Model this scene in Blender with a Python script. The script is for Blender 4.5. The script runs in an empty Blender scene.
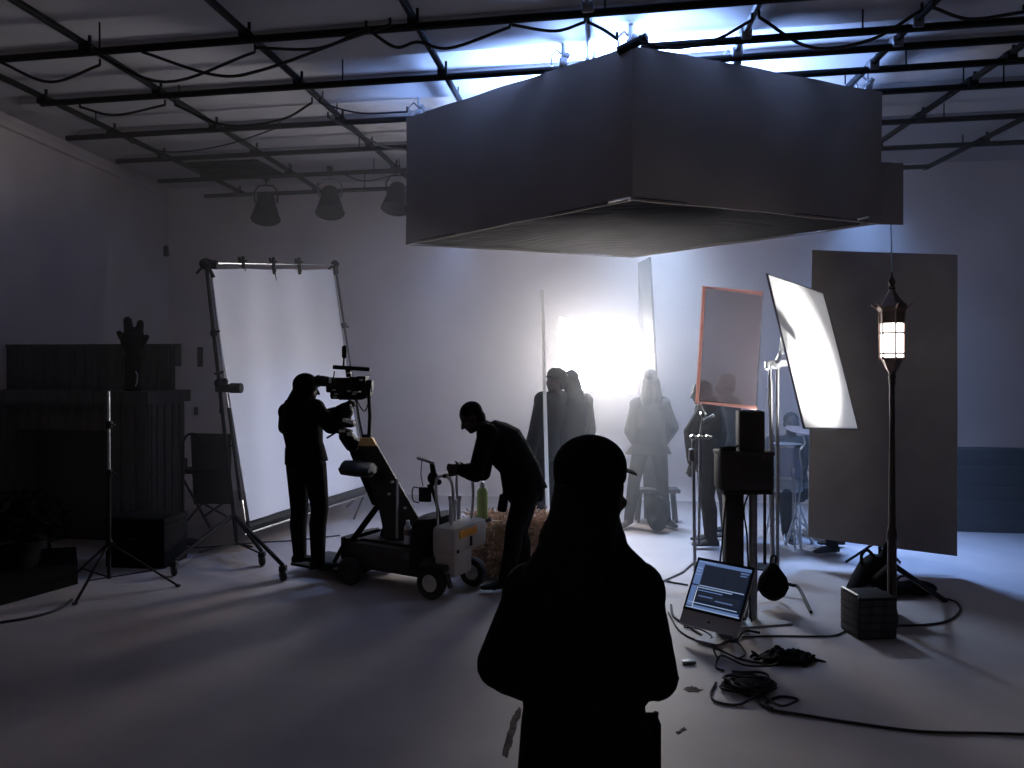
import bpy, bmesh, math, random
from mathutils import Vector, Matrix, noise

random.seed(11)
SC = bpy.context.scene
COL = SC.collection
F, HC, HY, CX = 760.0, 1.8, 365.0, 512.0      # focal length (px), eye height, horizon row, centre column
V = Vector
ZA = V((0, 0, 1))


def P(px, py, d):
    """point at depth d on the sight line of a picture position"""
    return V(((px - CX) * d / F, d, HC - (py - HY) * d / F))


def G(px, py):
    """floor point"""
    return P(px, py, F * HC / (py - HY))


def PZ(px, py, z):
    """point at height z"""
    return P(px, py, F * (HC - z) / (py - HY))


# ------------------------------------------------------------------ materials
MATS = {}


def mat(name, col, rough=0.6, metal=0.0, var=0.0, vscale=6.0, bump=0.0, bscale=60.0, emit=None, estr=0.0, spec=0.5,
        stretch=None, trans=0.0):
    if name in MATS:
        return MATS[name]
    m = bpy.data.materials.new(name)
    m.use_nodes = True
    nt = m.node_tree
    b = nt.nodes['Principled BSDF']
    b.inputs['Base Color'].default_value = (*col, 1)
    b.inputs['Roughness'].default_value = rough
    b.inputs['Metallic'].default_value = metal
    b.inputs['Specular IOR Level'].default_value = spec
    tc = nt.nodes.new('ShaderNodeTexCoord')
    mp = nt.nodes.new('ShaderNodeMapping')
    if stretch:
        mp.inputs['Scale'].default_value = stretch
    nt.links.new(tc.outputs['Object'], mp.inputs['Vector'])
    n = nt.nodes.new('ShaderNodeTexNoise')
    n.inputs['Scale'].default_value = vscale
    n.inputs['Detail'].default_value = 5
    nt.links.new(mp.outputs['Vector'], n.inputs['Vector'])
    cr = nt.nodes.new('ShaderNodeValToRGB')
    cr.color_ramp.elements[0].position = 0.3
    cr.color_ramp.elements[1].position = 0.7
    cr.color_ramp.elements[0].color = (*[c * (1 - var) for c in col], 1)
    cr.color_ramp.elements[1].color = (*[min(1, c * (1 + var)) for c in col], 1)
    nt.links.new(n.outputs['Fac'], cr.inputs['Fac'])
    nt.links.new(cr.outputs['Color'], b.inputs['Base Color'])
    if bump:
        n2 = nt.nodes.new('ShaderNodeTexNoise')
        n2.inputs['Scale'].default_value = bscale
        n2.inputs['Detail'].default_value = 4
        nt.links.new(mp.outputs['Vector'], n2.inputs['Vector'])
        bp = nt.nodes.new('ShaderNodeBump')
        bp.inputs['Strength'].default_value = bump
        bp.inputs['Distance'].default_value = 0.02
        nt.links.new(n2.outputs['Fac'], bp.inputs['Height'])
        nt.links.new(bp.outputs['Normal'], b.inputs['Normal'])
    if emit:
        b.inputs['Emission Color'].default_value = (*emit, 1)
        b.inputs['Emission Strength'].default_value = estr
    if trans:
        out = nt.nodes['Material Output']
        tr = nt.nodes.new('ShaderNodeBsdfTranslucent')
        tr.inputs['Color'].default_value = (*[min(1, c * 1.15) for c in col], 1)
        mx = nt.nodes.new('ShaderNodeMixShader')
        mx.inputs['Fac'].default_value = trans
        nt.links.new(b.outputs['BSDF'], mx.inputs[1])
        nt.links.new(tr.outputs['BSDF'], mx.inputs[2])
        nt.links.new(mx.outputs['Shader'], out.inputs['Surface'])
    MATS[name] = m
    return m


def see_through(name, col, fac):
    """thin net: part of the light passes straight through"""
    m = bpy.data.materials.new(name)
    m.use_nodes = True
    nt = m.node_tree
    b = nt.nodes['Principled BSDF']
    b.inputs['Base Color'].default_value = (*col, 1)
    b.inputs['Roughness'].default_value = 0.8
    t = nt.nodes.new('ShaderNodeBsdfTransparent')
    w = nt.nodes.new('ShaderNodeTexWave')
    w.inputs['Scale'].default_value = 60
    ma = nt.nodes.new('ShaderNodeMath')
    ma.operation = 'MULTIPLY_ADD'
    ma.inputs[1].default_value = 0.1
    ma.inputs[2].default_value = fac
    mx = nt.nodes.new('ShaderNodeMixShader')
    nt.links.new(w.outputs['Fac'], ma.inputs[0])
    nt.links.new(ma.outputs[0], mx.inputs['Fac'])
    nt.links.new(t.outputs[0], mx.inputs[1])
    nt.links.new(b.outputs[0], mx.inputs[2])
    nt.links.new(mx.outputs[0], nt.nodes['Material Output'].inputs['Surface'])
    return m


M_FLOOR = mat('painted_concrete', (0.345, 0.305, 0.30), 0.55, var=0.14, vscale=1.3, bump=0.12, bscale=9, spec=0.35)
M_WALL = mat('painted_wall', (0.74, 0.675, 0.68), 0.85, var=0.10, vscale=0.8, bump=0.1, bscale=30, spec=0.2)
M_WALLDK = mat('darker_wall', (0.48, 0.435, 0.44), 0.85, var=0.12, vscale=0.7, bump=0.1, bscale=30, spec=0.2)  # darker wall tone for the side and front walls and the duct
M_CEIL = mat('ceiling_paint', (0.40, 0.39, 0.41), 0.8, var=0.08, vscale=0.9, spec=0.2)
M_PIPE = mat('black_pipe', (0.010, 0.010, 0.011), 0.6, var=0.2, spec=0.15)
M_STEEL = mat('chrome_steel', (0.55, 0.56, 0.58), 0.28, metal=1.0, var=0.08, vscale=20)
M_GALV = mat('galvanised_clamp', (0.28, 0.29, 0.31), 0.4, metal=0.9, var=0.15, vscale=30)
M_BLACK = mat('black_paint', (0.009, 0.009, 0.010), 0.6, var=0.2, vscale=15, spec=0.2)
M_RUBBER = mat('rubber', (0.010, 0.010, 0.010), 0.75, var=0.2, vscale=25)
M_DUVET = mat('veiled_black_cloth', (0.25, 0.215, 0.195), 0.9, var=0.05, vscale=3, bump=0.08, bscale=12, spec=0.05)  # black cloth, colour lifted to grey to stand in for a veil
M_CASE = mat('black_case', (0.050, 0.045, 0.045), 0.7, var=0.12, vscale=5, spec=0.2)
M_FLAG = mat('hazed_black_board', (0.23, 0.205, 0.20), 0.8, var=0.12, vscale=3, spec=0.3)  # haze veil over the black board is put into its raised colour
M_CLOTHDK = mat('dark_clothing', (0.006, 0.006, 0.007), 0.95, var=0.2, vscale=12, bump=0.2, bscale=25, spec=0.1)
M_TROUSER = mat('dark_trousers', (0.007, 0.007, 0.009), 0.95, var=0.2, vscale=12, bump=0.2, bscale=25, spec=0.1)
M_SKIN = mat('skin', (0.045, 0.030, 0.024), 0.65, var=0.1, vscale=10, spec=0.2)
M_HAIR = mat('dark_hair', (0.006, 0.005, 0.005), 0.8, var=0.2, vscale=40, bump=0.3, bscale=80, spec=0.15)
M_SHOE = mat('shoe_leather', (0.008, 0.008, 0.008), 0.7, var=0.2, vscale=20, spec=0.2)
M_COAT = mat('grey_coat', (0.016, 0.013, 0.013), 0.9, var=0.2, vscale=10, spec=0.1)
M_WOODDK = mat('dark_stained_wood', (0.055, 0.051, 0.054), 0.75, spec=0.2, var=0.35, vscale=5, stretch=(6, 6, 0.7), bump=0.15, bscale=25)
M_WOODLT = mat('pale_pole_plastic', (0.95, 0.90, 0.87), 0.4, trans=0.6, var=0.1, vscale=8, stretch=(8, 8, 0.5))
M_SHEET = mat('white_muslin', (0.84, 0.84, 0.88), 0.9, var=0.03, vscale=2, bump=0.08, bscale=6, spec=0.1, trans=0.2)
M_DIFF = mat('diffusion_silk', (0.80, 0.80, 0.80), 0.9, var=0.02, vscale=5, spec=0.1, trans=0.7)
M_SILK = mat('rippled_silk', (0.020, 0.019, 0.021), 0.95, var=0.1, vscale=3, spec=0.0, trans=0.02)
M_PINK = mat('salmon_tube', (1.0, 0.60, 0.54), 0.5, var=0.05, trans=0.8)
M_DOLLY = mat('grey_enamel', (0.42, 0.385, 0.365), 0.5, var=0.12, vscale=6, bump=0.05)
M_DOLLYDK = mat('dark_enamel', (0.050, 0.046, 0.046), 0.6, var=0.2, vscale=6, spec=0.15)
M_ORANGE = mat('orange_label', (0.75, 0.32, 0.04), 0.6, var=0.15, vscale=30)
M_TAN = mat('tan_tape', (0.72, 0.45, 0.18), 0.7, var=0.12, vscale=25)
M_GREEN = mat('green_enamel', (0.62, 0.80, 0.28), 0.4, var=0.06)
M_STRAW = mat('straw', (0.72, 0.50, 0.37), 0.85, var=0.45, vscale=12, stretch=(1, 3, 3), bump=0.5, bscale=40)
M_LAMPMET = mat('cast_iron', (0.060, 0.050, 0.046), 0.42, metal=0.6, var=0.2, vscale=20)
M_COPPER = mat('weathered_bronze', (0.20, 0.14, 0.12), 0.4, metal=0.7, var=0.2, vscale=20)
M_LGLASS = mat('lit_lantern_glass', (0.9, 0.9, 0.88), 0.4, emit=(1, 0.985, 0.96), estr=7.0)
M_SOFT = mat('lit_softbox_front', (0.9, 0.9, 0.9), 0.8, emit=(1, 0.945, 0.90), estr=56.0)
M_ALU = mat('dark_aluminium', (0.34, 0.33, 0.33), 0.5, metal=0.1, var=0.05)
M_LEAF = mat('dark_leaves', (0.006, 0.007, 0.006), 0.9, spec=0.05, var=0.4, vscale=12)
M_BAG = mat('black_nylon', (0.008, 0.008, 0.009), 0.85, var=0.25, vscale=14, bump=0.35, bscale=18, spec=0.1)
M_DRUM = mat('drum_shell', (0.20, 0.22, 0.30), 0.35, var=0.08)
M_PAPER = mat('white_plastic', (0.7, 0.7, 0.7), 0.5, var=0.05)
M_DIRT = mat('dark_floor_stain', (0.085, 0.068, 0.065), 0.9, var=0.5, vscale=20, spec=0.1)
M_TIMBER = mat('black_timber', (0.009, 0.008, 0.008), 0.9, var=0.3, vscale=4, stretch=(.5, 6, 6), bump=0.2, bscale=20, spec=0.05)
M_RIM = mat('pale_wheel_rim', (0.55, 0.53, 0.52), 0.5, var=0.08)
M_STATUE = mat('dark_resin', (0.006, 0.006, 0.007), 0.7, spec=0.1, var=0.25, vscale=12)
M_CLEAR = mat('water_bottle_plastic', (0.55, 0.60, 0.66), 0.2, var=0.08)


# ------------------------------------------------------------------ mesh helpers
class MB:
    def __init__(s):
        s.bm = bmesh.new()
        s.mi = 0

    def add(s, verts, faces):
        vs = [s.bm.verts.new(v) for v in verts]
        for f in faces:
            try:
                s.bm.faces.new([vs[i] for i in f]).material_index = s.mi
            except ValueError:
                pass
        return s

    def merge(s, tmp):
        tmp.verts.ensure_lookup_table()
        tmp.verts.index_update()
        s.add([v.co.copy() for v in tmp.verts], [[v.index for v in f.verts] for f in tmp.faces])
        tmp.free()

    def box(s, c, size, rot=None, bev=0.0, seg=2):
        t = bmesh.new()
        bmesh.ops.create_cube(t, size=1)
        for v in t.verts:
            v.co = V((v.co.x * size[0], v.co.y * size[1], v.co.z * size[2]))
        if bev:
            bmesh.ops.bevel(t, geom=list(t.edges), offset=bev, segments=seg, affect='EDGES', profile=0.5)
        for v in t.verts:
            v.co = (rot @ v.co if rot else v.co) + V(c)
        s.merge(t)
        return s

    def bar(s, a, b, w, h, up=ZA, bev=0.0):
        a, b = V(a), V(b)
        d = (b - a)
        L = d.length
        d.normalize()
        x = d.cross(up)
        if x.length < 1e-4:
            x = d.cross(V((0, 1, 0)))
        x.normalize()
        z = x.cross(d)
        R = Matrix((x, d, z)).transposed()
        return s.box((a + b) / 2, (w, L, h), R, bev)

    def tube(s, pts, r, n=8, closed=False):
        pts = [V(p) for p in pts]
        k = len(pts)
        rs = r if isinstance(r, (list, tuple)) else [r] * k
        verts, faces = [], []
        prev = None
        for i, p in enumerate(pts):
            if closed:
                d = pts[(i + 1) % k] - pts[i - 1]
            else:
                d = pts[min(i + 1, k - 1)] - pts[max(i - 1, 0)]
            d.normalize()
            if prev is None:
                x = d.orthogonal().normalized()
            else:
                x = prev - d * prev.dot(d)
                x = x.normalized() if x.length > 1e-5 else d.orthogonal().normalized()
            prev = x
            y = d.cross(x)
            for j in range(n):
                t = 2 * math.pi * j / n
                verts.append(p + (x * math.cos(t) + y * math.sin(t)) * rs[i])
        for i in range(k if closed else k - 1):
            for j in range(n):
                a, b = i * n + j, i * n + (j + 1) % n
                c, d_ = ((i + 1) % k) * n + (j + 1) % n, ((i + 1) % k) * n + j
                faces.append((a, b, c, d_))
        if not closed:
            faces.append(tuple(range(n))[::-1])
            faces.append(tuple(range((k - 1) * n, k * n)))
        return s.add(verts, faces)

    def cap(s, a, b, ra, rb, n=14):
        """tapered capsule"""
        a, b = V(a), V(b)
        d = (b - a)
        L = d.length
        if L < 1e-6:
            return s.ell(a, (ra, ra, ra))
        d.normalize()
        pts, rs = [], []
        for t in (90, 62, 35, 10):
            pts.append(a - d * ra * math.sin(math.radians(t)))
            rs.append(max(ra * math.cos(math.radians(t)), ra * 0.03))
        for t in (10, 35, 62, 90):
            pts.append(b + d * rb * math.sin(math.radians(t)))
            rs.append(max(rb * math.cos(math.radians(t)), rb * 0.03))
        return s.tube(pts, rs, n)

    def lathe(s, prof, c, axis=ZA, n=24):
        c = V(c)
        return s.tube_raw([c + V(axis) * z for r, z in prof], [max(r, 1e-4) for r, z in prof], V(axis), n)

    def tube_raw(s, pts, rs, d, n):
        d = d.normalized()
        x = d.orthogonal().normalized()
        y = d.cross(x)
        verts, faces = [], []
        for p, r in zip(pts, rs):
            for j in range(n):
                t = 2 * math.pi * j / n
                verts.append(p + (x * math.cos(t) + y * math.sin(t)) * r)
        k = len(pts)
        for i in range(k - 1):
            for j in range(n):
                faces.append((i * n + j, i * n + (j + 1) % n, (i + 1) * n + (j + 1) % n, (i + 1) * n + j))
        faces.append(tuple(range(n))[::-1])
        faces.append(tuple(range((k - 1) * n, k * n)))
        return s.add(verts, faces)

    def ell(s, c, r, rot=None, u=20, v=12):
        c = V(c)
        verts = [V((0, 0, 1))]
        for i in range(1, v):
            a = math.pi * i / v
            for j in range(u):
                t = 2 * math.pi * j / u
                verts.append(V((math.sin(a) * math.cos(t), math.sin(a) * math.sin(t), math.cos(a))))
        verts.append(V((0, 0, -1)))
        faces = [(0, 1 + j, 1 + (j + 1) % u) for j in range(u)]
        for i in range(v - 2):
            for j in range(u):
                a, b = 1 + i * u + j, 1 + i * u + (j + 1) % u
                faces.append((a, a + u, b + u, b))
        e = len(verts) - 1
        faces += [(e, e - u + (j + 1) % u, e - u + j) for j in range(u)]
        out = []
        for q in verts:
            w = V((q.x * r[0], q.y * r[1], q.z * r[2]))
            out.append((rot @ w if rot else w) + c)
        return s.add(out, faces)

    def loft(s, rings, n=20):
        """rings: (centre, x half axis, y half axis)"""
        verts, faces = [], []
        for c, ax, ay in rings:
            for j in range(n):
                t = 2 * math.pi * j / n
                verts.append(V(c) + V(ax) * math.cos(t) + V(ay) * math.sin(t))
        k = len(rings)
        for i in range(k - 1):
            for j in range(n):
                faces.append((i * n + j, i * n + (j + 1) % n, (i + 1) * n + (j + 1) % n, (i + 1) * n + j))
        faces.append(tuple(range(n))[::-1])
        faces.append(tuple(range((k - 1) * n, k * n)))
        return s.add(verts, faces)

    def prism(s, poly, off):
        """polygon (3d points) extruded by the vector off"""
        n = len(poly)
        a = [V(p) for p in poly]
        b = [p + V(off) for p in a]
        faces = [tuple(range(n)), tuple(range(2 * n - 1, n - 1, -1))]
        faces += [(i, (i + 1) % n, n + (i + 1) % n, n + i) for i in range(n)]
        return s.add(a + b, faces)

    def panel(s, c4, th, sub=(1, 1), bulge=None):
        """four corners TL TR BR BL, a sheet th thick, optionally subdivided and bulged by a function(u, v)"""
        tl, tr, br, bl = [V(p) for p in c4]
        nrm = (tr - tl).cross(bl - tl).normalized()
        nu, nv = sub
        verts, faces = [], []
        for k in (0, 1):
            for j in range(nv + 1):
                for i in range(nu + 1):
                    u, v = i / nu, j / nv
                    p = (tl * (1 - u) + tr * u) * (1 - v) + (bl * (1 - u) + br * u) * v
                    o = bulge(u, v) if bulge else 0
                    verts.append(p + nrm * (o + (k - 0.5) * th))
        w = nu + 1
        N = w * (nv + 1)
        for j in range(nv):
            for i in range(nu):
                a = j * w + i
                faces.append((a, a + 1, a + w + 1, a + w))
                faces.append((N + a, N + a + w, N + a + w + 1, N + a + 1))
        for i in range(nu):
            faces.append((i, N + i, N + i + 1, i + 1))
            a = nv * w + i
            faces.append((a, a + 1, N + a + 1, N + a))
        for j in range(nv):
            a = j * w
            faces.append((a, a + w, N + a + w, N + a))
            a = j * w + nu
            faces.append((a, N + a, N + a + w, a + w))
        return s.add(verts, faces)

    def build(s, name, m, parent=None, loc=None, ang=35, mats=None):
        bmesh.ops.recalc_face_normals(s.bm, faces=list(s.bm.faces))
        o0 = V(loc) if loc is not None else V((0, 0, 0))
        if parent is not None:
            o0 = ORIG[parent.name]
        for v in s.bm.verts:
            v.co -= o0
        me = bpy.data.meshes.new(name)
        s.bm.to_mesh(me)
        s.bm.free()
        for q in (mats or [m]):
            me.materials.append(q)
        me.polygons.foreach_set('use_smooth', [True] * len(me.polygons))
        me.set_sharp_from_angle(angle=math.radians(ang))
        ob = bpy.data.objects.new(name, me)
        COL.objects.link(ob)
        if parent is not None:
            ob.parent = parent
        else:
            ob.location = o0
        ORIG[ob.name] = o0
        return ob


ORIG = {}


def thing(name, label, cat, loc=(0, 0, 0), group=None):
    o = bpy.data.objects.new(name, None)
    o.empty_display_size = 0.1
    COL.objects.link(o)
    o.location = loc
    ORIG[o.name] = V(loc)
    return tag(o, label, cat, group)


def tag(o, label, cat, group=None, kind=None):
    o['label'] = label
    o['category'] = cat
    if group:
        o['group'] = group
    if kind:
        o['kind'] = kind
    return o


def struct(o, label=None):
    o['kind'] = 'structure'
    if label:
        o['label'] = label
    return o


def base_of(o):
    """lowest centre point of a single-mesh thing becomes its origin"""
    me = o.data
    xs = [v.co for v in me.vertices]
    c = V((sum(v.x for v in xs) / len(xs), sum(v.y for v in xs) / len(xs), min(v.z for v in xs)))
    for v in me.vertices:
        v.co -= c
    o.location = o.location + c
    ORIG[o.name] = V(o.location)
    return o


def spline(pts, k=8):
    pts = [V(p) for p in pts]
    q = [pts[0] * 2 - pts[1]] + pts + [pts[-1] * 2 - pts[-2]]
    out = []
    for i in range(1, len(q) - 2):
        a, b, c, d = q[i - 1:i + 3]
        for j in range(k):
            t = j / k
            out.append(0.5 * ((2 * b) + (c - a) * t + (2 * a - 5 * b + 4 * c - d) * t * t + (3 * b - a - 3 * c + d) * t ** 3))
    out.append(pts[-1])
    return out


def copy_tree(o, delta, parent=None):
    c = o.copy()
    COL.objects.link(c)
    if parent is not None:
        c.parent = parent
    else:
        c.location = o.location + V(delta)
        ORIG[c.name] = V(c.location)
    for ch in list(o.children):
        copy_tree(ch, delta, c)
    return c


def fuse(mb, name, m, parent, voxel, smooth=4):
    """melt overlapping closed pieces into one continuous skin"""
    bmesh.ops.recalc_face_normals(mb.bm, faces=list(mb.bm.faces))
    me = bpy.data.meshes.new('raw')
    o0 = ORIG[parent.name]
    for v in mb.bm.verts:
        v.co -= o0
    mb.bm.to_mesh(me)
    mb.bm.free()
    t = bpy.data.objects.new('raw', me)
    COL.objects.link(t)
    r = t.modifiers.new('r', 'REMESH')
    r.mode = 'VOXEL'
    r.voxel_size = voxel
    if smooth:
        sm = t.modifiers.new('s', 'SMOOTH')
        sm.iterations = smooth
        sm.factor = 0.5
    dg = bpy.context.evaluated_depsgraph_get()
    dg.update()
    me2 = bpy.data.meshes.new_from_object(t.evaluated_get(dg))
    bpy.data.objects.remove(t)
    bpy.data.meshes.remove(me)
    me2.name = name
    me2.materials.clear()
    me2.materials.append(m)
    me2.polygons.foreach_set('use_smooth', [True] * len(me2.polygons))
    ob = bpy.data.objects.new(name, me2)
    COL.objects.link(ob)
    ob.parent = parent
    ORIG[ob.name] = o0
    return ob


# ------------------------------------------------------------------ people
def hand(mb, wr, d, pn, side, k=1.0, curl=0.5):
    """wrist, direction of the hand, palm normal (the way the fingers curl), +1/-1 thumb side"""
    d = d.normalized()
    pn = (pn - d * pn.dot(d)).normalized()
    ac = d.cross(pn) * side                       # towards the thumb
    kn = wr + d * 0.092 * k
    mb.loft([(wr - d * 0.02 * k, ac * 0.026 * k, pn * 0.020 * k), (wr + d * 0.02 * k, ac * 0.031 * k, pn * 0.017 * k),
             (wr + d * 0.06 * k, ac * 0.040 * k, pn * 0.016 * k), (kn + d * 0.004, ac * 0.040 * k, pn * 0.012 * k)], 14)
    for i, L in enumerate((0.072, 0.080, 0.075, 0.058)):
        a = kn + ac * (0.030 - i * 0.020) * k - d * (0.0, 0.0, 0.004, 0.012)[i] * k
        dd = (d + ac * (0.10 - i * 0.07)).normalized()
        for j, (f, r) in enumerate(((0.45, 0.0092), (0.30, 0.0084), (0.25, 0.0076))):
            ang = curl * (j + 0.6) * 0.75
            v = dd * math.cos(ang) + pn * math.sin(ang)
            b = a + v * L * f * k
            mb.cap(a, b, r * k, r * 0.93 * k, 8)
            a = b
    a = wr + d * 0.022 * k + ac * 0.026 * k
    v = (d * 0.65 + ac * 0.62 + pn * 0.35).normalized()
    b = a + v * 0.042 * k
    mb.cap(a, b, 0.0125 * k, 0.0105 * k, 8)
    v2 = (v + pn * curl * 0.7 + d * 0.35).normalized()
    mb.cap(b, b + v2 * 0.032 * k, 0.0105 * k, 0.0085 * k, 8)


def head(mb, c, f, up, k=1.0):
    f = f.normalized()
    up = (up - f * up.dot(f)).normalized()
    r = f.cross(up)
    R = Matrix((r, f, up)).transposed()
    def q(x, y, z):
        return c + (r * x + f * y + up * z) * k
    mb.ell(q(0, -0.012, 0.030), (0.076 * k, 0.094 * k, 0.088 * k), R)
    mb.ell(q(0, 0.022, -0.035), (0.060 * k, 0.068 * k, 0.078 * k), R)
    mb.ell(q(0, 0.055, -0.085), (0.030 * k, 0.026 * k, 0.024 * k), R)         # chin
    mb.cap(q(0, 0.086, 0.006), q(0, 0.106, -0.030), 0.008 * k, 0.013 * k, 10)  # nose
    mb.cap(q(-0.035, 0.074, 0.020), q(0.035, 0.074, 0.020), 0.012 * k, 0.012 * k, 10)  # brow
    mb.cap(q(-0.020, 0.080, -0.054), q(0.020, 0.080, -0.054), 0.0075 * k, 0.0075 * k, 8)  # lips
    mb.cap(q(-0.017, 0.079, -0.065), q(0.017, 0.079, -0.065), 0.0080 * k, 0.0080 * k, 8)
    for s_ in (-1, 1):
        mb.ell(q(s_ * 0.031, 0.070, 0.000), (0.0125 * k, 0.0125 * k, 0.0115 * k), None, 10, 8)   # eyes
        mb.ell(q(s_ * 0.050, 0.050, -0.028), (0.020 * k, 0.022 * k, 0.018 * k), None, 10, 8)     # cheeks
        mb.ell(q(s_ * 0.077, -0.010, -0.008), (0.011 * k, 0.020 * k, 0.032 * k), R, 12, 8)       # ears
    return R


def stand(base, H, a, **kw):
    """joints of a standing figure, heading a (degrees, 0 = picture right, 90 = away)"""
    a = math.radians(a)
    f = V((math.cos(a), math.sin(a), 0))
    r = V((f.y, -f.x, 0))
    b = V(base)
    def q(x, y, z):
        return b + r * x * H + f * y * H + ZA * z * H
    J = dict(f=f, r=r, pelvis=q(0, 0, .53), waist=q(0, 0, .61), chest=q(0, 0, .725), neck=q(0, -.005, .835), head=q(0, .012, .925),
             hf=f.copy(), hu=ZA.copy())
    for s_, n in ((-1, 'L'), (1, 'R')):
        J['sh' + n] = q(s_ * .108, 0, .805)
        J['el' + n] = q(s_ * .135, -.01, .63)
        J['wr' + n] = q(s_ * .140, .035, .485)
        J['hip' + n] = q(s_ * .052, 0, .515)
        J['kn' + n] = q(s_ * .055, .01, .285)
        J['an' + n] = q(s_ * .06, -.015, .045)
        J['toe' + n] = q(s_ * .075, .105, .018)
        J['hd' + n] = f * 0.25 - ZA
        J['hp' + n] = -r * s_ * 1.0
    J.update(kw)
    return J


def person(label, base, J, H=1.75, voxel=0.009, hair='short', hat=None, top='jacket', coat=0.0, loose=1.0, group=None,
           m_top=None, m_bot=None, curl=0.5, wide=1.0, hood=False, shorts=False, sleeve=1.0, deep=1.0, tl=None):
    tl = loose if tl is None else tl
    k = H / 1.75
    t = thing('person', label, 'person', base, group)
    r = (J['shR'] - J['shL']).normalized()
    def fw(u):
        f = ZA.cross(r)
        f = J['f'] - u * J['f'].dot(u)
        return f.normalized() if f.length > 1e-4 else J['f']
    spine = [J['pelvis'], J['waist'], J['chest'], J['neck']]
    du = [(spine[min(i + 1, 3)] - spine[max(i - 1, 0)]).normalized() for i in range(4)]
    hr = (J['hipR'] - J['hipL']).normalized()

    def torso(mb, g, lo=True):
        rr = [hr, (hr + r).normalized(), r, r]
        rings = []
        w = ((.165, .115), (.140, .105), (.168, .120), (.085, .065))
        f0, f1, f2, f3 = [fw(d) * (deep if g > 0 else 1) for d in du]
        pel, wai, che, nec = spine
        bot = pel - du[0] * 0.11 * k
        rings.append((bot, hr * (.10 * k + g), f0 * (.075 * k + g)))
        rings.append((pel - du[0] * 0.05 * k, hr * (.155 * k + g) * wide, f0 * (.108 * k + g)))
        rings.append((pel, hr * (.163 * k + g) * wide, f0 * (.110 * k + g)))
        rings.append((wai, rr[1] * (.138 * k + g) * wide, f1 * (.098 * k + g)))
        rings.append(((wai + che) / 2, rr[2] * (.155 * k + g) * wide, f2 * (.108 * k + g)))
        rings.append((che, rr[2] * (.168 * k + g) * wide, f2 * (.115 * k + g)))
        sm = (J['shL'] + J['shR']) / 2
        rings.append((sm * 0.7 + che * 0.3, r * (.165 * k + g) * wide, f3 * (.098 * k + g)))
        rings.append((sm + du[3] * 0.025 * k, r * (.140 * k + g), f3 * (.070 * k + g)))
        rings.append((nec + du[3] * 0.0 * k, r * (.066 * k + g * .6), f3 * (.058 * k + g * .6)))
        if not lo:
            rings = rings[2:]
        mb.loft(rings, 24)
        for s_ in 'LR':
            mb.cap(nec - du[3] * .02 * k, J['sh' + s_] + ZA * .005, .050 * k + g * .5, .050 * k + g * .5)

    def arms(mb, g, end=1.0):
        for s_ in 'LR':
            a, b, c = J['sh' + s_], J['el' + s_], J['wr' + s_]
            c2 = b.lerp(c, end)
            mb.ell(a, [(.060 * k + g)] * 3)
            mb.cap(a, b, .052 * k + g, .041 * k + g)
            mb.cap(b, b.lerp(c, .35 * end), .041 * k + g, .040 * k + g)
            mb.cap(b.lerp(c, .35 * end), c2, .040 * k + g, .027 * k + g)

    def legs(mb, g, end=1.0):
        for s_ in 'LR':
            a, b, c = J['hip' + s_], J['kn' + s_], J['an' + s_]
            mb.cap(a, b, .083 * k + g, .053 * k + g)
            f = J['f']
            bk = b.lerp(c, .32) - (J['toe' + s_] - c).normalized() * 0.015 * k
            mb.cap(b, bk, .052 * k + g, .052 * k + g)
            mb.cap(bk, b.lerp(c, end), .052 * k + g, (.036 if end > .9 else .046) * k + g)

    # body
    mb = MB()
    torso(mb, -0.006)
    arms(mb, -0.004)
    legs(mb, -0.006)
    mb.cap(J['neck'] - du[3] * 0.03 * k, J['head'] - J['hu'] * 0.03 * k - J['hf'] * 0.012, .060 * k, .052 * k)
    head(mb, J['head'], J['hf'], J['hu'], k)
    for s_, sg in (('L', 1), ('R', -1)):
        hand(mb, J['wr' + s_], J['hd' + s_], J['hp' + s_], J.get('ht' + s_, sg), k, J.get('curl' + s_, curl))
        mb.cap(J['an' + s_], J['toe' + s_] - (J['toe' + s_] - J['an' + s_]) * 0.3, .030 * k, .026 * k)
    fuse(mb, 'body', M_SKIN, t, voxel, 2)
    # upper garment
    g = 0.014 * loose
    mb = MB()
    torso(mb, g, lo=False)
    arms(mb, g + 0.004, 0.95 * sleeve)
    pel, f0 = J['pelvis'], fw(du[0]) * deep
    hem = J.get('hem', 0.09) * k
    mb.loft([(pel - du[0] * hem, hr * (.172 * k + g) * wide, f0 * (.122 * k + g)), (pel, hr * (.168 * k + g) * wide, f0 * (.118 * k + g)),
             (J['waist'], hr * (.145 * k + g) * wide, f0 * (.104 * k + g))], 24)
    if coat:
        kn = (J['knL'] + J['knR']) / 2
        kn.z = pel.z - coat
        mb.loft([(kn, hr * .27 * k, f0 * .19 * k), ((kn + pel) / 2, hr * .225 * k, f0 * .16 * k), (pel, hr * .185 * k, f0 * .135 * k)], 24)
    if hood:
        mb.ell(J['neck'] - J['f'] * 0.06 * k + ZA * 0.02, (.10 * k, .07 * k, .06 * k))
    up_o = fuse(mb, top, m_top or M_CLOTHDK, t, max(voxel, 0.010), 4)
    # trousers
    mb = MB()
    torso_w = [(pel - du[0] * 0.12 * k, hr * .115 * k, f0 * .095 * k), (pel - du[0] * 0.05 * k, hr * .168 * k * wide, f0 * .118 * k),
               (pel, hr * .168 * k * wide, f0 * .116 * k), (J['waist'].lerp(pel, .4), hr * .152 * k * wide, f0 * .106 * k)]
    mb.loft(torso_w, 24)
    legs(mb, 0.010 + 0.006 * tl, 0.15 if shorts else 0.97)
    fuse(mb, 'shorts' if shorts else 'trousers', m_bot or M_TROUSER, t, max(voxel, 0.010), 4)
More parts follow.
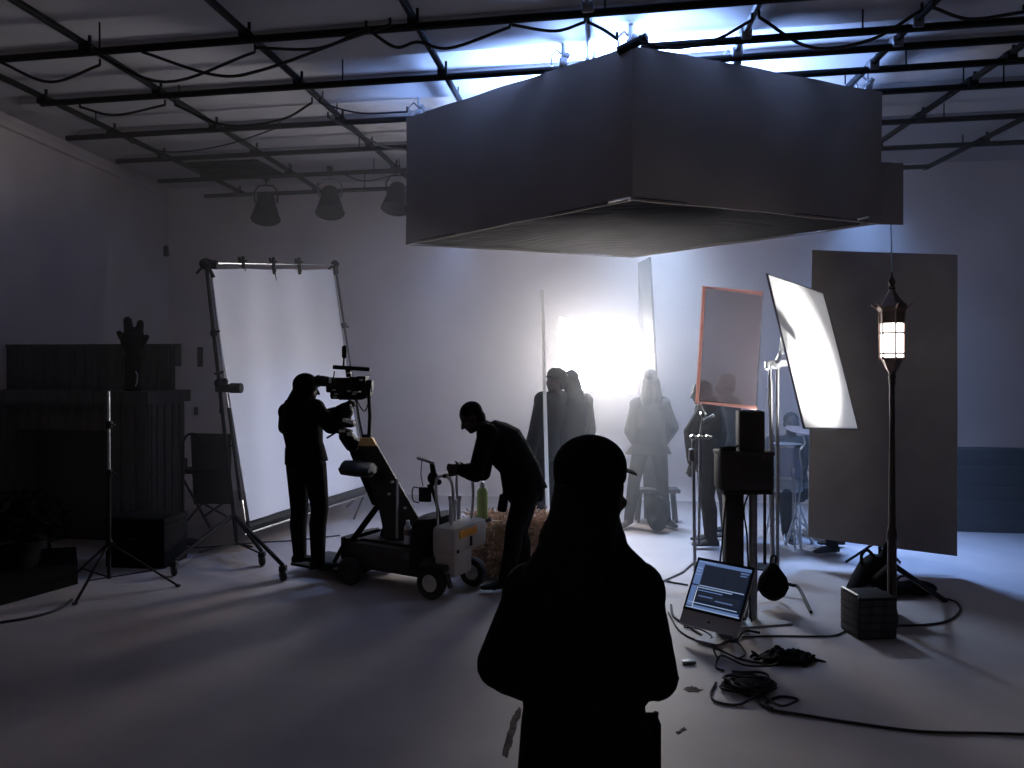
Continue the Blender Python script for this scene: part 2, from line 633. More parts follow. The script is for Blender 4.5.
    # shoes
    for s_ in 'LR':
        mb = MB()
        an, toe = J['an' + s_], J['toe' + s_]
        d = (toe - an)
        d.z = 0
        d.normalize()
        dn = J.get('tilt' + s_, 0.0)
        sd = V((d.y, -d.x, 0))
        dz = (d * math.cos(dn) - ZA * math.sin(dn))
        uz = sd.cross(dz)
        sole = an - uz * 0.055 * k
        rings = []
        for y, w_, h0, h1 in ((-.075, .022, .0, .05), (-.060, .035, 0, .075), (-.01, .040, 0, .085), (.06, .044, 0, .062), (.12, .050, 0, .045),
                              (.165, .044, 0, .036), (.195, .022, .004, .026)):
            y, w_, h0, h1 = y * k, w_ * k, h0 * k, h1 * k
            rings.append((sole + dz * y + uz * (h0 + h1) / 2, sd * w_, uz * (h1 - h0) / 2))
        mb.loft(rings, 16)
        mb.cap(an, an + (J['kn' + s_] - an).normalized() * 0.05, .045 * k, .042 * k)
        fuse(mb, 'shoe', M_SHOE, t, 0.009, 3)
    # hair and hats
    c, f, up = J['head'], J['hf'].normalized(), J['hu']
    up = (up - f * up.dot(f)).normalized()
    rr = f.cross(up)
    R = Matrix((rr, f, up)).transposed()
    def q(x, y, z):
        return c + (rr * x + f * y + up * z) * k
    if hair:
        mb = MB()
        mb.ell(q(0, -0.022, 0.040), (.082 * k, .096 * k, .088 * k), R)
        mb.ell(q(0, -0.055, -0.015), (.070 * k, .055 * k, .075 * k), R)
        if hair == 'long':
            for dx in (-.045, 0, .045):
                mb.cap(q(dx, -.045, -.02), J['neck'] + rr * dx * 1.5 - f * .05 * k - ZA * .02, .055 * k, .060 * k)
                mb.cap(J['neck'] + rr * dx * 1.5 - f * .05 * k - ZA * .02, J['neck'] + rr * dx * 1.6 - f * .06 * k - ZA * .16 * k, .060 * k, .035 * k)
        if hair == 'bun':
            mb.ell(q(0, -.10, .07), (.04, .04, .04))
        fuse(mb, 'hair', M_HAIR, t, 0.009, 3)
    if hat == 'cap':
        mb = MB()
        mb.ell(q(0, -0.010, 0.060), (.087 * k, .102 * k, .080 * k), R)
        mb.ell(q(0, -0.010, 0.038), (.087 * k, .102 * k, .045 * k), R)
        fuse(mb, 'cap', M_CLOTHDK, t, 0.008, 3)
        mb = MB()
        rows = []
        for i in range(9):
            a = math.radians(-62 + 124 * i / 8)
            x0, y0 = math.sin(a) * .082, math.cos(a) * .096 - .010
            x1, y1 = math.sin(a) * .080, math.cos(a) * .072 + .062
            rows.append((q(x0, y0, .052), q(x1, y1, .047 - .012 * math.sin(a) ** 2)))
        vs, fs = [], []
        for a, b in rows:
            vs += [a + up * .002, b + up * .002, b - up * .002, a - up * .002]
        for i in range(8):
            for j in range(4):
                fs.append((i * 4 + j, i * 4 + (j + 1) % 4, i * 4 + 4 + (j + 1) % 4, i * 4 + 4 + j))
        fs += [(3, 2, 1, 0), (32, 33, 34, 35)]
        mb.add(vs, fs).build('cap_brim', M_CLOTHDK, t)
    elif hat == 'beanie':
        mb = MB()
        mb.ell(q(0, -0.016, 0.058), (.088 * k, .104 * k, .082 * k), R)
        mb.ell(q(0, -0.020, 0.034), (.090 * k, .105 * k, .036 * k), R)
        fuse(mb, 'beanie', M_CLOTHDK, t, 0.009, 3)
    elif hat == 'hat':
        mb = MB()
        mb.lathe([(.088, .04), (.092, .06), (.088, .14), (.07, .158), (.01, .16)], q(0, -.01, 0) , up)
        mb.lathe([(.05, .042), (.135, .040), (.14, .046), (.135, .052), (.05, .056)], q(0, -.01, 0), up)
        fuse(mb, 'hat', M_COAT, t, 0.009, 2)
    elif hat == 'hood':
        mb = MB()
        mb.ell(q(0, -0.018, 0.035), (.100 * k, .112 * k, .105 * k), R)
        mb.ell(q(0, -0.040, -0.060), (.095 * k, .090 * k, .085 * k), R)
        mb.cap(q(0, -0.05, -.06), J['neck'] - f * .05 * k, .085 * k, .10 * k)
        fuse(mb, 'hood', M_CLOTHDK, t, 0.010, 4)
    return t

# ================================================================== THE ROOM
LW0, LW1 = V((-5.95, -1.6, 0)), V((-5.25, 11.62, 0))       # left wall line
RW0, RW1 = V((7.75, -1.6, 0)), V((8.55, 9.75, 0))          # right wall line
CEILZ = 4.5


def wall(name, a, b, m, th=0.2, h=CEILZ):
    d = (b - a).normalized()
    n = V((-d.y, d.x, 0))
    mid = V(((LW1 + RW0) / 2))
    if n.dot(mid - a) > 0:
        n = -n
    mb = MB()
    mb.prism([a, b, b + ZA * h, a + ZA * h], n * th)
    return struct(mb.build(name, m))


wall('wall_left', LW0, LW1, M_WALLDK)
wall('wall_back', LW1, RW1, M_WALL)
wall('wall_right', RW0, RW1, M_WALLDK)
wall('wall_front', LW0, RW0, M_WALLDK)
mb = MB()
mb.prism([V((-6.3, -1.8, -0.15)), V((9.0, -1.8, -0.15)), V((9.0, 12, -0.15)), V((-6.3, 12, -0.15))], ZA * 0.15)
struct(mb.build('floor', M_FLOOR))
mb = MB()
mb.prism([V((-6.3, -1.8, CEILZ)), V((9.0, -1.8, CEILZ)), V((9.0, 12, CEILZ)), V((-6.3, 12, CEILZ))], ZA * 0.15)
for i in range(10):                       # shallow stepped boards across the ceiling
    a = 1.6 + i * 1.05
    x0, x1 = -5.0, 7.6
    p = lambda x, o: V((x, a + o - 0.17 * x, CEILZ + 0.01))
    if a + .55 + .17 * 5 < 11.3:
        mb.prism([p(x0, 0), p(x1, 0), p(x1, .50), p(x0, .50)], -ZA * 0.075)
struct(mb.build('ceiling', M_CEIL))
# curved cove where the back wall meets the floor
d = (RW1 - LW1).normalized()
n = V((d.y, -d.x, 0))
prof = [V((0, 0, 0))] + [n * (0.55 - 0.55 * math.sin(math.radians(t))) + ZA * (0.55 - 0.55 * math.cos(math.radians(t))) for t in range(0, 91, 9)]
mb = MB()
vs = [LW1 + d * 0.0 + q for q in prof] + [RW1 - d * 0.0 + q for q in prof]
k = len(prof)
fs = [(i, (i + 1) % k, k + (i + 1) % k, k + i) for i in range(k)] + [tuple(range(k)), tuple(range(2 * k - 1, k - 1, -1))]
struct(mb.add(vs, fs).build('trim_1', M_WALL))
# cable duct under the ceiling on the left wall
dl = (LW1 - LW0).normalized()
off = V((dl.y, -dl.x, 0)) * 0.045
mb = MB()
mb.bar(LW0 + off + ZA * 4.36, LW1 + off - dl * 0.3 + ZA * 4.36, 0.06, 0.07, bev=0.01)
struct(mb.build('trim_2', M_WALLDK))
# low stacked timber along the back wall at the right
wb = lambda x, o=0.0: V((x, LW1.y + (x - LW1.x) * (RW1.y - LW1.y) / (RW1.x - LW1.x) - o, 0))
t = thing('timber_wall', 'low dark wall of stacked boards along the back wall at the right', 'wall', (6.0, 8.2, 0))
zz = 0.0
for i, h in enumerate((.15, .19, .17, .20, .19)):
    mb = MB()
    o = random.uniform(-.02, .02)
    mb.bar(V((4.55, 8.35 + o, zz + h / 2)), V((7.9, 7.85 + o, zz + h / 2)), 0.22, h - 0.004, bev=0.012)
    mb.build('board', M_TIMBER, t)
    zz += h
# vent on the ceiling
c = PZ(236, 170, 4.40)
t = thing('ceiling_vent', 'dark rectangular louvred vent flat against the ceiling', 'vent', c)
mb = MB()
mb.box(c, (1.0, 0.75, 0.05), Matrix.Rotation(-.17, 3, 'Z'), 0.01)
mb.build('frame', M_BLACK, t)
mb = MB()
for i in range(7):
    mb.box(c + Matrix.Rotation(-.17, 3, 'Z') @ V((0, -.3 + i * .1, -.035)), (.92, .07, .012), Matrix.Rotation(-.17, 3, 'Z') @ Matrix.Rotation(.5, 3, 'X'))
mb.build('louvre', M_BLACK, t)

# ------------------------------------------------------------------ pipe grid
GZ = 4.27
CROSS = [(5.43, -5.2, 2.6), (6.08, 1.0, 7.4), (6.42, -4.45, 7.4), (6.88, 1.9, 7.4), (7.45, -4.85, 7.4), (8.40, -4.8, 7.4), (9.40, -4.75, 7.2), (10.35, -4.5, 5.2)]
ORD = ['first', 'second', 'third', 'fourth', 'fifth', 'sixth', 'seventh', 'eighth']
RUN = [(P(0, 82, 6.67), P(245, 198, 11.25)), (P(0, 0, 5.15), P(320, 193, 11.0)), (P(200, 0, 5.15), P(405, 178, 10.15)), (P(398, 0, 5.15), P(455, 97, 7.05)),
       (P(587, 0, 5.15), P(590, 62, 6.2)), (P(765, 0, 5.15), P(732, 65, 6.3)), (P(945, 0, 5.15), P(855, 85, 6.75)), (P(1024, 50, 6.0), P(887, 142, 8.45)),
       (P(1024, 122, 7.8), P(950, 160, 9.2))]
RUNL = []
for a, b in RUN:
    s_ = (b.x - a.x) / (b.y - a.y)
    RUNL.append((a.x - a.y * s_, s_))


def cross_y(a, x):
    return a - 0.172 * x


for i, (a, x0, x1) in enumerate(CROSS):
    p0, p1 = V((x0, cross_y(a, x0), GZ)), V((x1, cross_y(a, x1), GZ))
    t = thing('grid_pipe', 'black ceiling grid pipe running across the room, %s counted from the camera' % ORD[i], 'pipe', (p0 + p1) / 2,
              'cross pipes of the ceiling grid')
    MB().tube([p0, p1], 0.029, 10).build('pipe', M_PIPE, t)
    for x_, s_ in RUNL:
        x = (x_ + s_ * a) / (1 + 0.172 * s_)
        if x0 < x < x1:
            c = V((x, cross_y(a, x), GZ + 0.035))
            mb = MB()
            mb.box(c, (0.085, 0.085, 0.09), None, 0.012)
            mb.box(c + V((0.03, 0, .075)), (0.02, 0.02, 0.05))
            mb.build('clamp', M_GALV if .5 < c.x < 3.4 and c.y < 7 else M_PIPE, t)
    for j in range(2):                       # drop rods up to the ceiling
        q = p0.lerp(p1, (j + .5) / 2)
        MB().tube([q, q + ZA * (CEILZ - GZ + .01)], 0.007, 6).build('drop_rod', M_PIPE, t)
for i, ((x_, s_), (y0, y1)) in enumerate(zip(RUNL, ((4.2, 11.2), (3.2, 10.95), (3.2, 10.9), (3.2, 10.7), (3.2, 10.6), (3.2, 10.5), (3.2, 10.3), (3.2, 10.1), (3.2, 9.8)))):
    p0, p1 = V((x_ + s_ * y0, y0, GZ + 0.062)), V((x_ + s_ * y1, y1, GZ + 0.062))
    t = thing('grid_pipe', 'black ceiling grid pipe running towards the back wall, %s counted from the left wall' % (ORD + ['ninth'])[i], 'pipe', (p0 + p1) / 2,
              'lengthwise pipes of the ceiling grid')
    MB().tube([p0, p1], 0.029, 10).build('pipe', M_GALV if i in (4, 5) else M_PIPE, t)
    for j in range(3):
        q = p0.lerp(p1, (j + .6) / 3)
        MB().tube([q, q + ZA * (CEILZ - GZ - .05)], 0.007, 6).build('drop_rod', M_PIPE, t)

# cables swagged between the pipes
SW = [([(0, 62), (50, 82), (100, 65)], 'black cable sagging under the ceiling grid by the left wall, nearest the camera'),
      ([(90, 50), (165, 82), (255, 52)], 'black cable looping between the second and third lengthwise ceiling pipes'),
      ([(142, 52), (215, 75), (262, 70), (345, 40), (390, 25)], 'long black cable snaking across two swags of the near ceiling grid'),
      ([(255, 48), (320, 48), (366, 28)], 'black cable hanging close under the near cross pipe, left of the black overhead box'),
      ([(366, 28), (395, 47), (418, 42), (450, 48), (510, 27)], 'black cable drooping towards the top of the black overhead box'),
      ([(80, 107), (115, 115), (165, 105)], 'short black cable swag by the left wall in the middle of the ceiling grid'),
      ([(175, 105), (225, 125), (280, 120), (312, 103)], 'black cable swag hanging in the middle of the ceiling grid'),
      ([(130, 142), (170, 152), (225, 145), (280, 127)], 'thin black cable sagging far back in the left of the ceiling grid'),
      ([(320, 103), (360, 113), (407, 112)], 'thin black cable reaching the left corner of the black overhead box'),
      ([(328, 117), (380, 145), (407, 150)], 'black cable falling behind the left corner of the black overhead box'),
      ([(345, 175), (365, 181), (395, 175)], 'short thin cable hanging between the hooded lamps at the back'),
      ([(512, 25), (555, 31), (585, 22)], 'black cable arriving at the bright pipe hanger above the black overhead box'),
      ([(588, 22), (604, 30), (617, 39)], 'short black cable dropping onto the peak of the black overhead box'),
      ([(640, 42), (675, 48), (715, 40), (752, 20)], 'black cable swag over the near right edge of the black overhead box'),
      ([(759, 17), (810, 47), (870, 40), (922, 10)], 'deep black cable swag in the blue light right of the overhead box'),
      ([(934, 8), (970, 19), (1024, 12)], 'black cable drooping in the right-hand corner of the near ceiling grid')]
for pts, lab in SW:
    n_ = len(pts)
    ps = [PZ(x, y, GZ - 0.03) for x, y in pts]
    d0, d1 = ps[0].y, ps[-1].y
    ps = [P(x, y, d0 + (d1 - d0) * i / (n_ - 1)) for i, (x, y) in enumerate(pts)]
    mb = MB().tube(spline(ps, 8), 0.012 if 'thin' not in lab else 0.008, 8)
    mb.tube([ps[0], ps[0] + ZA * 0.05], .010, 6).tube([ps[-1], ps[-1] + ZA * 0.05], .010, 6)
    c = (ps[0] + ps[-1]) / 2
    tag(mb.build('ceiling_cable', M_RUBBER, None, c), lab, 'cable', 'cables on the ceiling grid')

# hooded lamps hanging at the back
for (px, py), lab, tl in zip(((266, 178), (330, 172), (398, 168)), (
        'dark bell-hooded studio lamp hanging at the back, nearest the left wall', 'middle of the three dark hooded lamps hanging from the back of the grid',
        'dark hooded lamp half hidden behind the left corner of the overhead box'), (.10, .08, -.06)):
    d0 = 10.2
    top = PZ(px, py, GZ)
    top = P(px, py, 10.3)
    t = thing('studio_lamp', lab, 'lamp', top, 'hooded lamps on the back grid pipe')
    ax = V((tl, -.35, -1)).normalized()
    c = top - ZA * 0.24
    mb = MB()
    mb.lathe([(.02, -.02), (.09, -.01), (.115, .03), (.125, .12), (.135, .16), (.185, .34), (.195, .36), (.185, .36), (.13, .18), (.01, .17)], c, ax, 24)
    mb.build('lamp_hood', M_BLACK, t)
    mb = MB()
    mb.tube([top, top - ZA * 0.10], 0.014, 8)
    mb.tube([c + V((-.15, 0, -.10)), c + V((-.16, 0, .05)), c + V((-.10, 0, .135)), top - ZA * .10, c + V((.10, 0, .135)), c + V((.16, 0, .05)), c + V((.15, 0, -.10))], .011, 8)
    mb.build('yoke', M_GALV if px == 330 else M_BLACK, t)
    MB().box(top + ZA * .02, (.07, .09, .11), None, .012).build('clamp', M_BLACK, t)

# ------------------------------------------------------------------ the overhead box
BN, BL_, BR_, BF = V((.92, 5.8, 0)), V((-1.04, 7.5, 0)), V((3.30, 6.8, 0)), V((1.34, 8.5, 0))
ZT, ZB = 4.24, 3.05
t = thing('overhead_softbox', 'huge black cloth box hanging under the ceiling with a sagging rippled underside', 'softbox', (BN + BF) / 2 + ZA * ZB)


ZBs = {}
for c_, z_ in ((BN, 3.06), (BL_, 2.985), (BR_, 3.06), (BF, 3.0)):
    ZBs[tuple(c_)] = z_


def skirt(a, b, wob):
    def f(u, v):
        return 0.012 * math.sin(u * 9 + wob) * (0.3 + v) + 0.008 * math.sin(u * 23 + v * 4 + wob)
    return MB().panel([a + ZA * ZT, b + ZA * ZT, b + ZA * ZBs[tuple(b)], a + ZA * ZBs[tuple(a)]], 0.012, (24, 10), f)


for a, b, w in ((BL_, BN, 0), (BN, BR_, 1), (BR_, BF, 2), (BF, BL_, 3)):
    skirt(a, b, w).build('side_skirt', M_DUVET, t)


def sag(u, v):
    e = (1 - (2 * u - 1) ** 4) * (1 - (2 * v - 1) ** 4)
    q_ = 1.0 * v - 1.7 * u
    w_ = noise.noise(V((u * 5, v * 5, 9)))
    rip = 0.010 * math.sin(88 * q_ + 5 * w_) * (.6 + .6 * noise.noise(V((u * 3, v * 3, 4))))
    return e * (0.13 + 0.040 * noise.noise(V((u * 2.2, v * 2.2, 0))) + rip + 0.010 * math.sin(21 * (u + .4 * v) + 4 * w_))


mb = MB().panel([c_ + ZA * (ZBs[tuple(c_)] + .02) for c_ in (BL_, BN, BR_, BF)], 0.006, (200, 200), lambda u, v: sag(u, v))
bott = mb.build('underside_silk', M_SILK, t)
mb = MB()
cs = [BL_, BN, BR_, BF]
for i in range(4):
    a, b = cs[i], cs[(i + 1) % 4]
    mb.tube([a + (BN + BF - a * 2) * .012 + ZA * (ZT - .05), b + (BN + BF - b * 2) * .012 + ZA * (ZT - .05)], .02, 10)
mb.tube([BN + ZA * (ZT - .02) - V((.10, -.06, 0)), BN + ZA * (ZT + .035) + V((.10, -.06, 0))], .035, 10)
mb.build('top_frame', M_PIPE, t)
for c, q in ((BN + V((0, .1, 0)), 1), (BL_ + V((.12, .0, 0)), 0), (BR_ - V((.12, 0, 0)), 2), (V((1.83, 6.2, 0)), 3), (BF, 4), (V((.42, 6.25, 0)), 5)):
    mb = MB()
    mb.tube([c + ZA * (ZT - .04), c + ZA * (CEILZ - .01)], .020 if q in (1, 5) else .012, 8)
    mb.box(c + ZA * (ZT + .04), (.07, .07, .08), None, .01)
    mb.box(c + ZA * (ZT + .10) + V((.03, 0, 0)), (.05, .05, .05), Matrix.Rotation(.5, 3, 'Y'), .01)
    mb.tube([c + V((-.09, 0, ZT + .02)), c + V((-.10, 0, ZT + .10)), c + V((-.05, 0, ZT + .15)), c + V((0, 0, ZT + .10))], .008, 6)
    mb.build('hanger', M_STEEL, t)
for a, dv in ((P(608, 202, 5.83), V((.16, -.02, .03))), (P(629, 201, 5.78), V((.01, 0, .03))), (P(858, 219.5, 6.62), V((.11, .04, .03)))):
    MB().bar(a, a + dv, .014, .016, bev=.004).build('clip', M_PAPER, t)
MB().panel([P(878, 163, 6.86), P(902, 163, 6.95), P(902, 225, 6.95), P(860, 224, 6.84)], .012, (6, 6), lambda u, v: .01 * math.sin(u * 5)).build('corner_flap', M_DUVET, t)
# lamp bank standing inside the box, shining up at the ceiling
LB = V((1.10, 7.15, 3.72))
t2 = thing('lamp_bank', 'bluish lamp bank hidden inside the black overhead box, shining upwards', 'lamp', LB)
MB().box(LB, (1.2, 1.0, .10), Matrix.Rotation(.35, 3, 'Z'), .02).build('housing', M_BLACK, t2)
for sx in (-1, 1):
    for sy in (-1, 1):
        c = LB + V((sx * .45, sy * .4, 0))
        MB().tube([c, c + ZA * (GZ - LB.z)], .006, 6).build('suspension_wire', M_GALV, t2)


def area(name, loc, aim, size, power, col, sy=None, spread=180):
    l = bpy.data.lights.new(name, 'AREA')
    l.shape = 'RECTANGLE'
    l.size = size
    l.size_y = sy or size
    l.energy = power
    l.color = col
    l.spread = math.radians(spread)
    o = bpy.data.objects.new(name, l)
    COL.objects.link(o)
    o.location = loc
    o.rotation_euler = (V(aim) - V(loc)).to_track_quat('-Z', 'Y').to_euler()
    return o


def spot(name, loc, aim, power, col, ang, blend=.3, r=.05):
    l = bpy.data.lights.new(name, 'SPOT')
    l.energy = power
    l.color = col
    l.spot_size = math.radians(ang)
    l.spot_blend = blend
    l.shadow_soft_size = r
    o = bpy.data.objects.new(name, l)
    COL.objects.link(o)
    o.location = loc
    o.rotation_euler = (V(aim) - V(loc)).to_track_quat('-Z', 'Y').to_euler()
    return o


area('bank_light', LB + ZA * .07, LB + ZA * 2, 1.2, 980, (.29, .48, 1.0), 1.0)

wl = V((1.62, 8.76, 3.62))  # unseen lamp put in for the bluish light on the back floor
t2 = thing('unseen_wash_lamp', 'unseen flat bluish wash lamp hung from the grid behind the black overhead box, facing down', 'lamp', wl, 'unseen blue wash lamps behind the overhead box')
MB().box(wl, (.8, .34, .09), None, .02).build('housing', M_BLACK, t2)
for sx in (-.4, .4):
    MB().tube([wl + V((sx, 0, .03)), wl + V((sx, 0, GZ - wl.z + .05))], .012, 8).build('hanger', M_PIPE, t2)
area('unseen_wash_light', wl - ZA * .06, wl - ZA * 2 + V((-.1, -.62, 0)), .8, 140, (.50, .68, 1.0), .4, 92)

wl = V((3.45, 7.55, 3.72))  # added lamp, out of sight, to turn the right-hand floor blue
t2 = thing('unseen_wash_lamp', 'second added flat blue wash lamp hung behind the right corner of the black overhead box', 'lamp', wl, 'unseen blue wash lamps behind the overhead box')
MB().box(wl, (.5, .4, .09), None, .02).build('housing', M_BLACK, t2)
for sx in (-.2, .2):
    MB().tube([wl + V((sx, 0, .03)), wl + V((sx, 0, GZ - wl.z))], .012, 8).build('hanger', M_PIPE, t2)
area('added_blue_light', wl - ZA * .06, wl - ZA * 2 + V((.1, -.15, 0)), .45, 60, (.25, .46, 1.0), .35, 72)

wl = V((-.55, 8.1, 3.45))  # another added, unseen lamp, tinting the floor behind the dolly
t2 = thing('unseen_wash_lamp', 'third added flat blue wash lamp hung behind the left corner of the black overhead box', 'lamp', wl, 'unseen blue wash lamps behind the overhead box')
MB().box(wl, (.4, .3, .09), None, .02).build('housing', M_BLACK, t2)
for sx in (-.15, .15):
    MB().tube([wl + V((sx, 0, .03)), wl + V((sx, 0, GZ - wl.z))], .012, 8).build('hanger', M_PIPE, t2)
area('added_blue_light', wl - ZA * .06, wl - ZA * 2 + V((-.5, -.10, 0)), .35, 17, (.27, .46, 1.0), .28, 84)

# ------------------------------------------------------------------ main light (softbox facing the camera)
SC4 = [P(559.8, 317.5, 9.2), P(640.7, 328, 9.0), P(634, 394, 9.0), P(553, 388, 9.2)]
ctr = sum(SC4, V()) / 4
nrm = (SC4[1] - SC4[0]).cross(SC4[3] - SC4[0]).normalized()
if nrm.y > 0:
    nrm = -nrm
t = thing('softbox_light', 'blazing white softbox on a stand facing the camera behind the couple', 'lamp', V((ctr.x, ctr.y, 0)))
MB().panel(SC4, .012).build('front_diffuser', M_SOFT, t)
mb = MB()
bk = ctr - nrm * .38
fr = [c - nrm * .012 for c in SC4]
mb.loft([(ctr - nrm * .012, (SC4[1] - SC4[0]) * .707, (SC4[0] - SC4[3]) * .707), (bk, (SC4[1] - SC4[0]) * .16, (SC4[0] - SC4[3]) * .16),
         (bk - nrm * .2, (SC4[1] - SC4[0]) * .15, (SC4[0] - SC4[3]) * .15)], 4)
# turn the four-sided loft so that its corners meet the diffuser corners
mb2 = MB()
mb.bm.free()
vs = [c for c in fr] + [bk + (c - ctr) * .2 for c in SC4] + [bk - nrm * .22 + (c - ctr) * .2 for c in SC4]
fs = [(0, 1, 5, 4), (1, 2, 6, 5), (2, 3, 7, 6), (3, 0, 4, 7), (4, 5, 9, 8), (5, 6, 10, 9), (6, 7, 11, 10), (7, 4, 8, 11), (8, 9, 10, 11)]
mb2.add(vs, fs).build('light_shell', M_BLACK, t)
mb = MB()
sx = P(577, 400, 9.45)
sx.z = 0
mb.bar(V((sx.x, sx.y, bk.z - .03)), bk - nrm * .1, .04, .04)
mb.tube([sx + ZA * .05, sx + ZA * (bk.z - .02)], .018, 10)
for a in (.4, 2.5, 4.6):
    e = V((math.cos(a), math.sin(a), 0)) * .5
    mb.tube([sx + ZA * .55, sx + e + ZA * .015], .012, 8)
mb.build('light_stand', M_BLACK, t)

# ------------------------------------------------------------------ white rag screen on the left
TL, TR, BR, BL = P(210, 269, 7.9), P(333, 270, 9.6), P(366, 486, 9.25), P(250, 521, 7.35)
t = thing('muslin_frame', 'tall white cloth screen clipped to a leaning tubular frame behind the cameraman', 'screen', V((BL.x, BL.y, 0)))
MB().panel([TL, TR, BR, BL], .006, (24, 24), lambda u, v: .02 * math.sin(u * 7) * v + .012 * math.sin(u * 19 + v * 3)).build('white_cloth', M_SHEET, t)
fl, fr_ = (TL - BL), (TR - BR)
e0 = P(204, 263, 7.88)
e1 = P(336, 265, 9.62)
MB().tube([e0, e1], .008, 10).build('top_rail', M_STEEL, t)
b0, b1 = P(246, 527, 7.33), P(372, 488, 9.25)
MB().tube([b0, b1], .050, 10).build('bottom_rail', M_PIPE, t)
MB().tube([b0 - ZA * .06 - V((0, .05, 0)), b1 - ZA * .06], .012, 8).build('lower_tube', M_GALV, t)
lf0, lf1 = P(237, 545, 7.28), P(206, 264, 7.86)
MB().tube([lf0, lf1], .018, 10).build('left_post', M_PIPE, t)
MB().tube([P(246, 528, 7.33), P(226, 392, 7.58), P(211, 272, 7.88)], .011, 8).build('side_tube', M_STEEL, t)
MB().tube([P(241, 500, 7.36), P(229, 408, 7.54)], .019, 8).build('sleeve_tube', M_PIPE, t)
rf0, rf1 = P(369, 490, 9.27), P(335, 264, 9.62)
MB().tube([rf0, rf1], .013, 10).build('right_post', M_PIPE, t)
hub = lf0
for px, py in ((174, 576), (283, 581), (262, 566)):
    e = G(px, py)
    m_ = MB()
    m_.bar(lf0.lerp(lf1, .10), V((e.x, e.y, .13)), .022, .034, bev=.004)
    m_.tube([lf0 + ZA * .02, lf0.lerp(V((e.x, e.y, .16)), .62)], .009, 6)
    lg = m_.build('leg', M_PIPE, t)
    m_ = MB()
    m_.lathe([(.012, -.018), (.045, -.018), (.052, -.008), (.052, .008), (.045, .018), (.012, .018)], V((e.x, e.y, .052)), V((.8, .6, 0)), 18)
    m_.box(V((e.x, e.y, .105)), (.06, .06, .05), None, .008)
    m_.build('caster', M_RUBBER, lg)
m_ = MB()
f2 = V((rf0.x, rf0.y, 0))
m_.tube([rf0, V((f2.x, f2.y, .25))], .020, 8)
for a in (0.3, 2.4, 4.5):
    m_.tube([V((f2.x, f2.y, .35)), f2 + V((math.cos(a), math.sin(a), 0)) * .45 + ZA * .012], .012, 8)
m_.build('right_foot', M_PIPE, t)
for px in (243, 277, 308):
    q = e0.lerp(e1, (px - 204) / 132 * .86)
    m_ = MB()
    m_.bar(q + ZA * .08, q - ZA * .12 + V((.015, -.02, 0)), .035, .03, bev=.006)
    m_.bar(q + ZA * .07 + V((-.045, 0, 0)), q - ZA * .09 + V((.03, -.02, 0)), .018, .03, bev=.004)
    m_.bar(q + ZA * .02 + V((-.05, 0, 0)), q + ZA * .03 + V((.05, 0, 0)), .02, .02, bev=.004)
    if px == 277:
        m_.tube([q, q - ZA * .26 + V((.05, -.02, 0))], .008, 6)
    m_.build('spring_clip', M_BLACK, t)
m_ = MB()
q = lf1
m_.ell(q, (.07, .06, .06)).bar(q + V((-.10, 0, -.10)), q + V((.02, 0, .03)), .02, .02).bar(q, q + V((.12, 0, -.01)), .06, .09, bev=.01).bar(q + V((.02, -.03, 0)), q + V((.09, -.03, -.14)), .03, .03)
m_.build('corner_clamp', M_BLACK, t)
q = rf1
MB().ell(q, (.05, .05, .05)).bar(q, q + V((.02, -.02, -.14)), .05, .05, bev=.01).bar(q, q + V((-.08, -.02, -.07)), .03, .03).build('corner_clamp', M_BLACK, t)
q = lf0.lerp(lf1, .54)
m_ = MB()
m_.box(q + V((.06, -.05, 0)), (.16, .07, .08), None, .015).lathe([(.02, 0), (.05, .01), (.05, .12), (.03, .13)], q + V((.12, -.05, 0)), V((1, -.1, 0)), 16)
m_.ell(q + V((.02, -.06, .05)), (.05, .05, .05)).ell(q + V((.07, -.05, .06)), (.035, .03, .04)).cap(q + V((.13, -.05, .0)), q + V((.19, -.05, -.01)), .025, .015)
m_.tube([q + V((-.04, -.03, .14)), q + V((.05, -.03, .16))], .012, 6).tube([q + V((.03, -.03, .06)), q + V((.02, -.04, -.25))], .010, 6)
m_.build('grip_head', M_BLACK, t)
for f_ in (.33, .74):
    q = lf0.lerp(lf1, f_)
    MB().lathe([(.03, -.03), (.034, 0), (.03, .03)], q, (lf1 - lf0).normalized(), 12).bar(q, q + V((.07, -.02, .02)), .012, .016).build('locking_collar', M_BLACK, t)
for f_ in (.40, .72):
    q = rf0.lerp(rf1, f_)
    MB().lathe([(.03, -.03), (.034, 0), (.03, .03)], q, (rf1 - rf0).normalized(), 12).bar(q + V((-.05, 0, .02)), q + V((.06, -.02, -.02)), .012, .016).build('locking_collar', M_BLACK, t)

# ------------------------------------------------------------------ stage fireplace
ud = V((1, -.15, 0)).normalized()
vd = V((.10, 1, 0)).normalized()
FC = V((-3.50, 7.40, 0))                    # near right corner of the body
RF = Matrix((ud, V((-ud.y, ud.x, 0)), ZA)).transposed()


def fq(u, v, z):
    return FC + ud * u + vd * v + ZA * z


t = thing('stage_fireplace', 'dark panelled wooden fireplace set piece with a thick mantel by the left wall', 'fireplace', FC)


def fbox(mb, u0, u1, v0, v1, z0, z1):
    p = [fq(u0, v0, z0), fq(u1, v0, z0), fq(u1, v1, z0), fq(u0, v1, z0)]
    mb.prism(p, ZA * (z1 - z0))


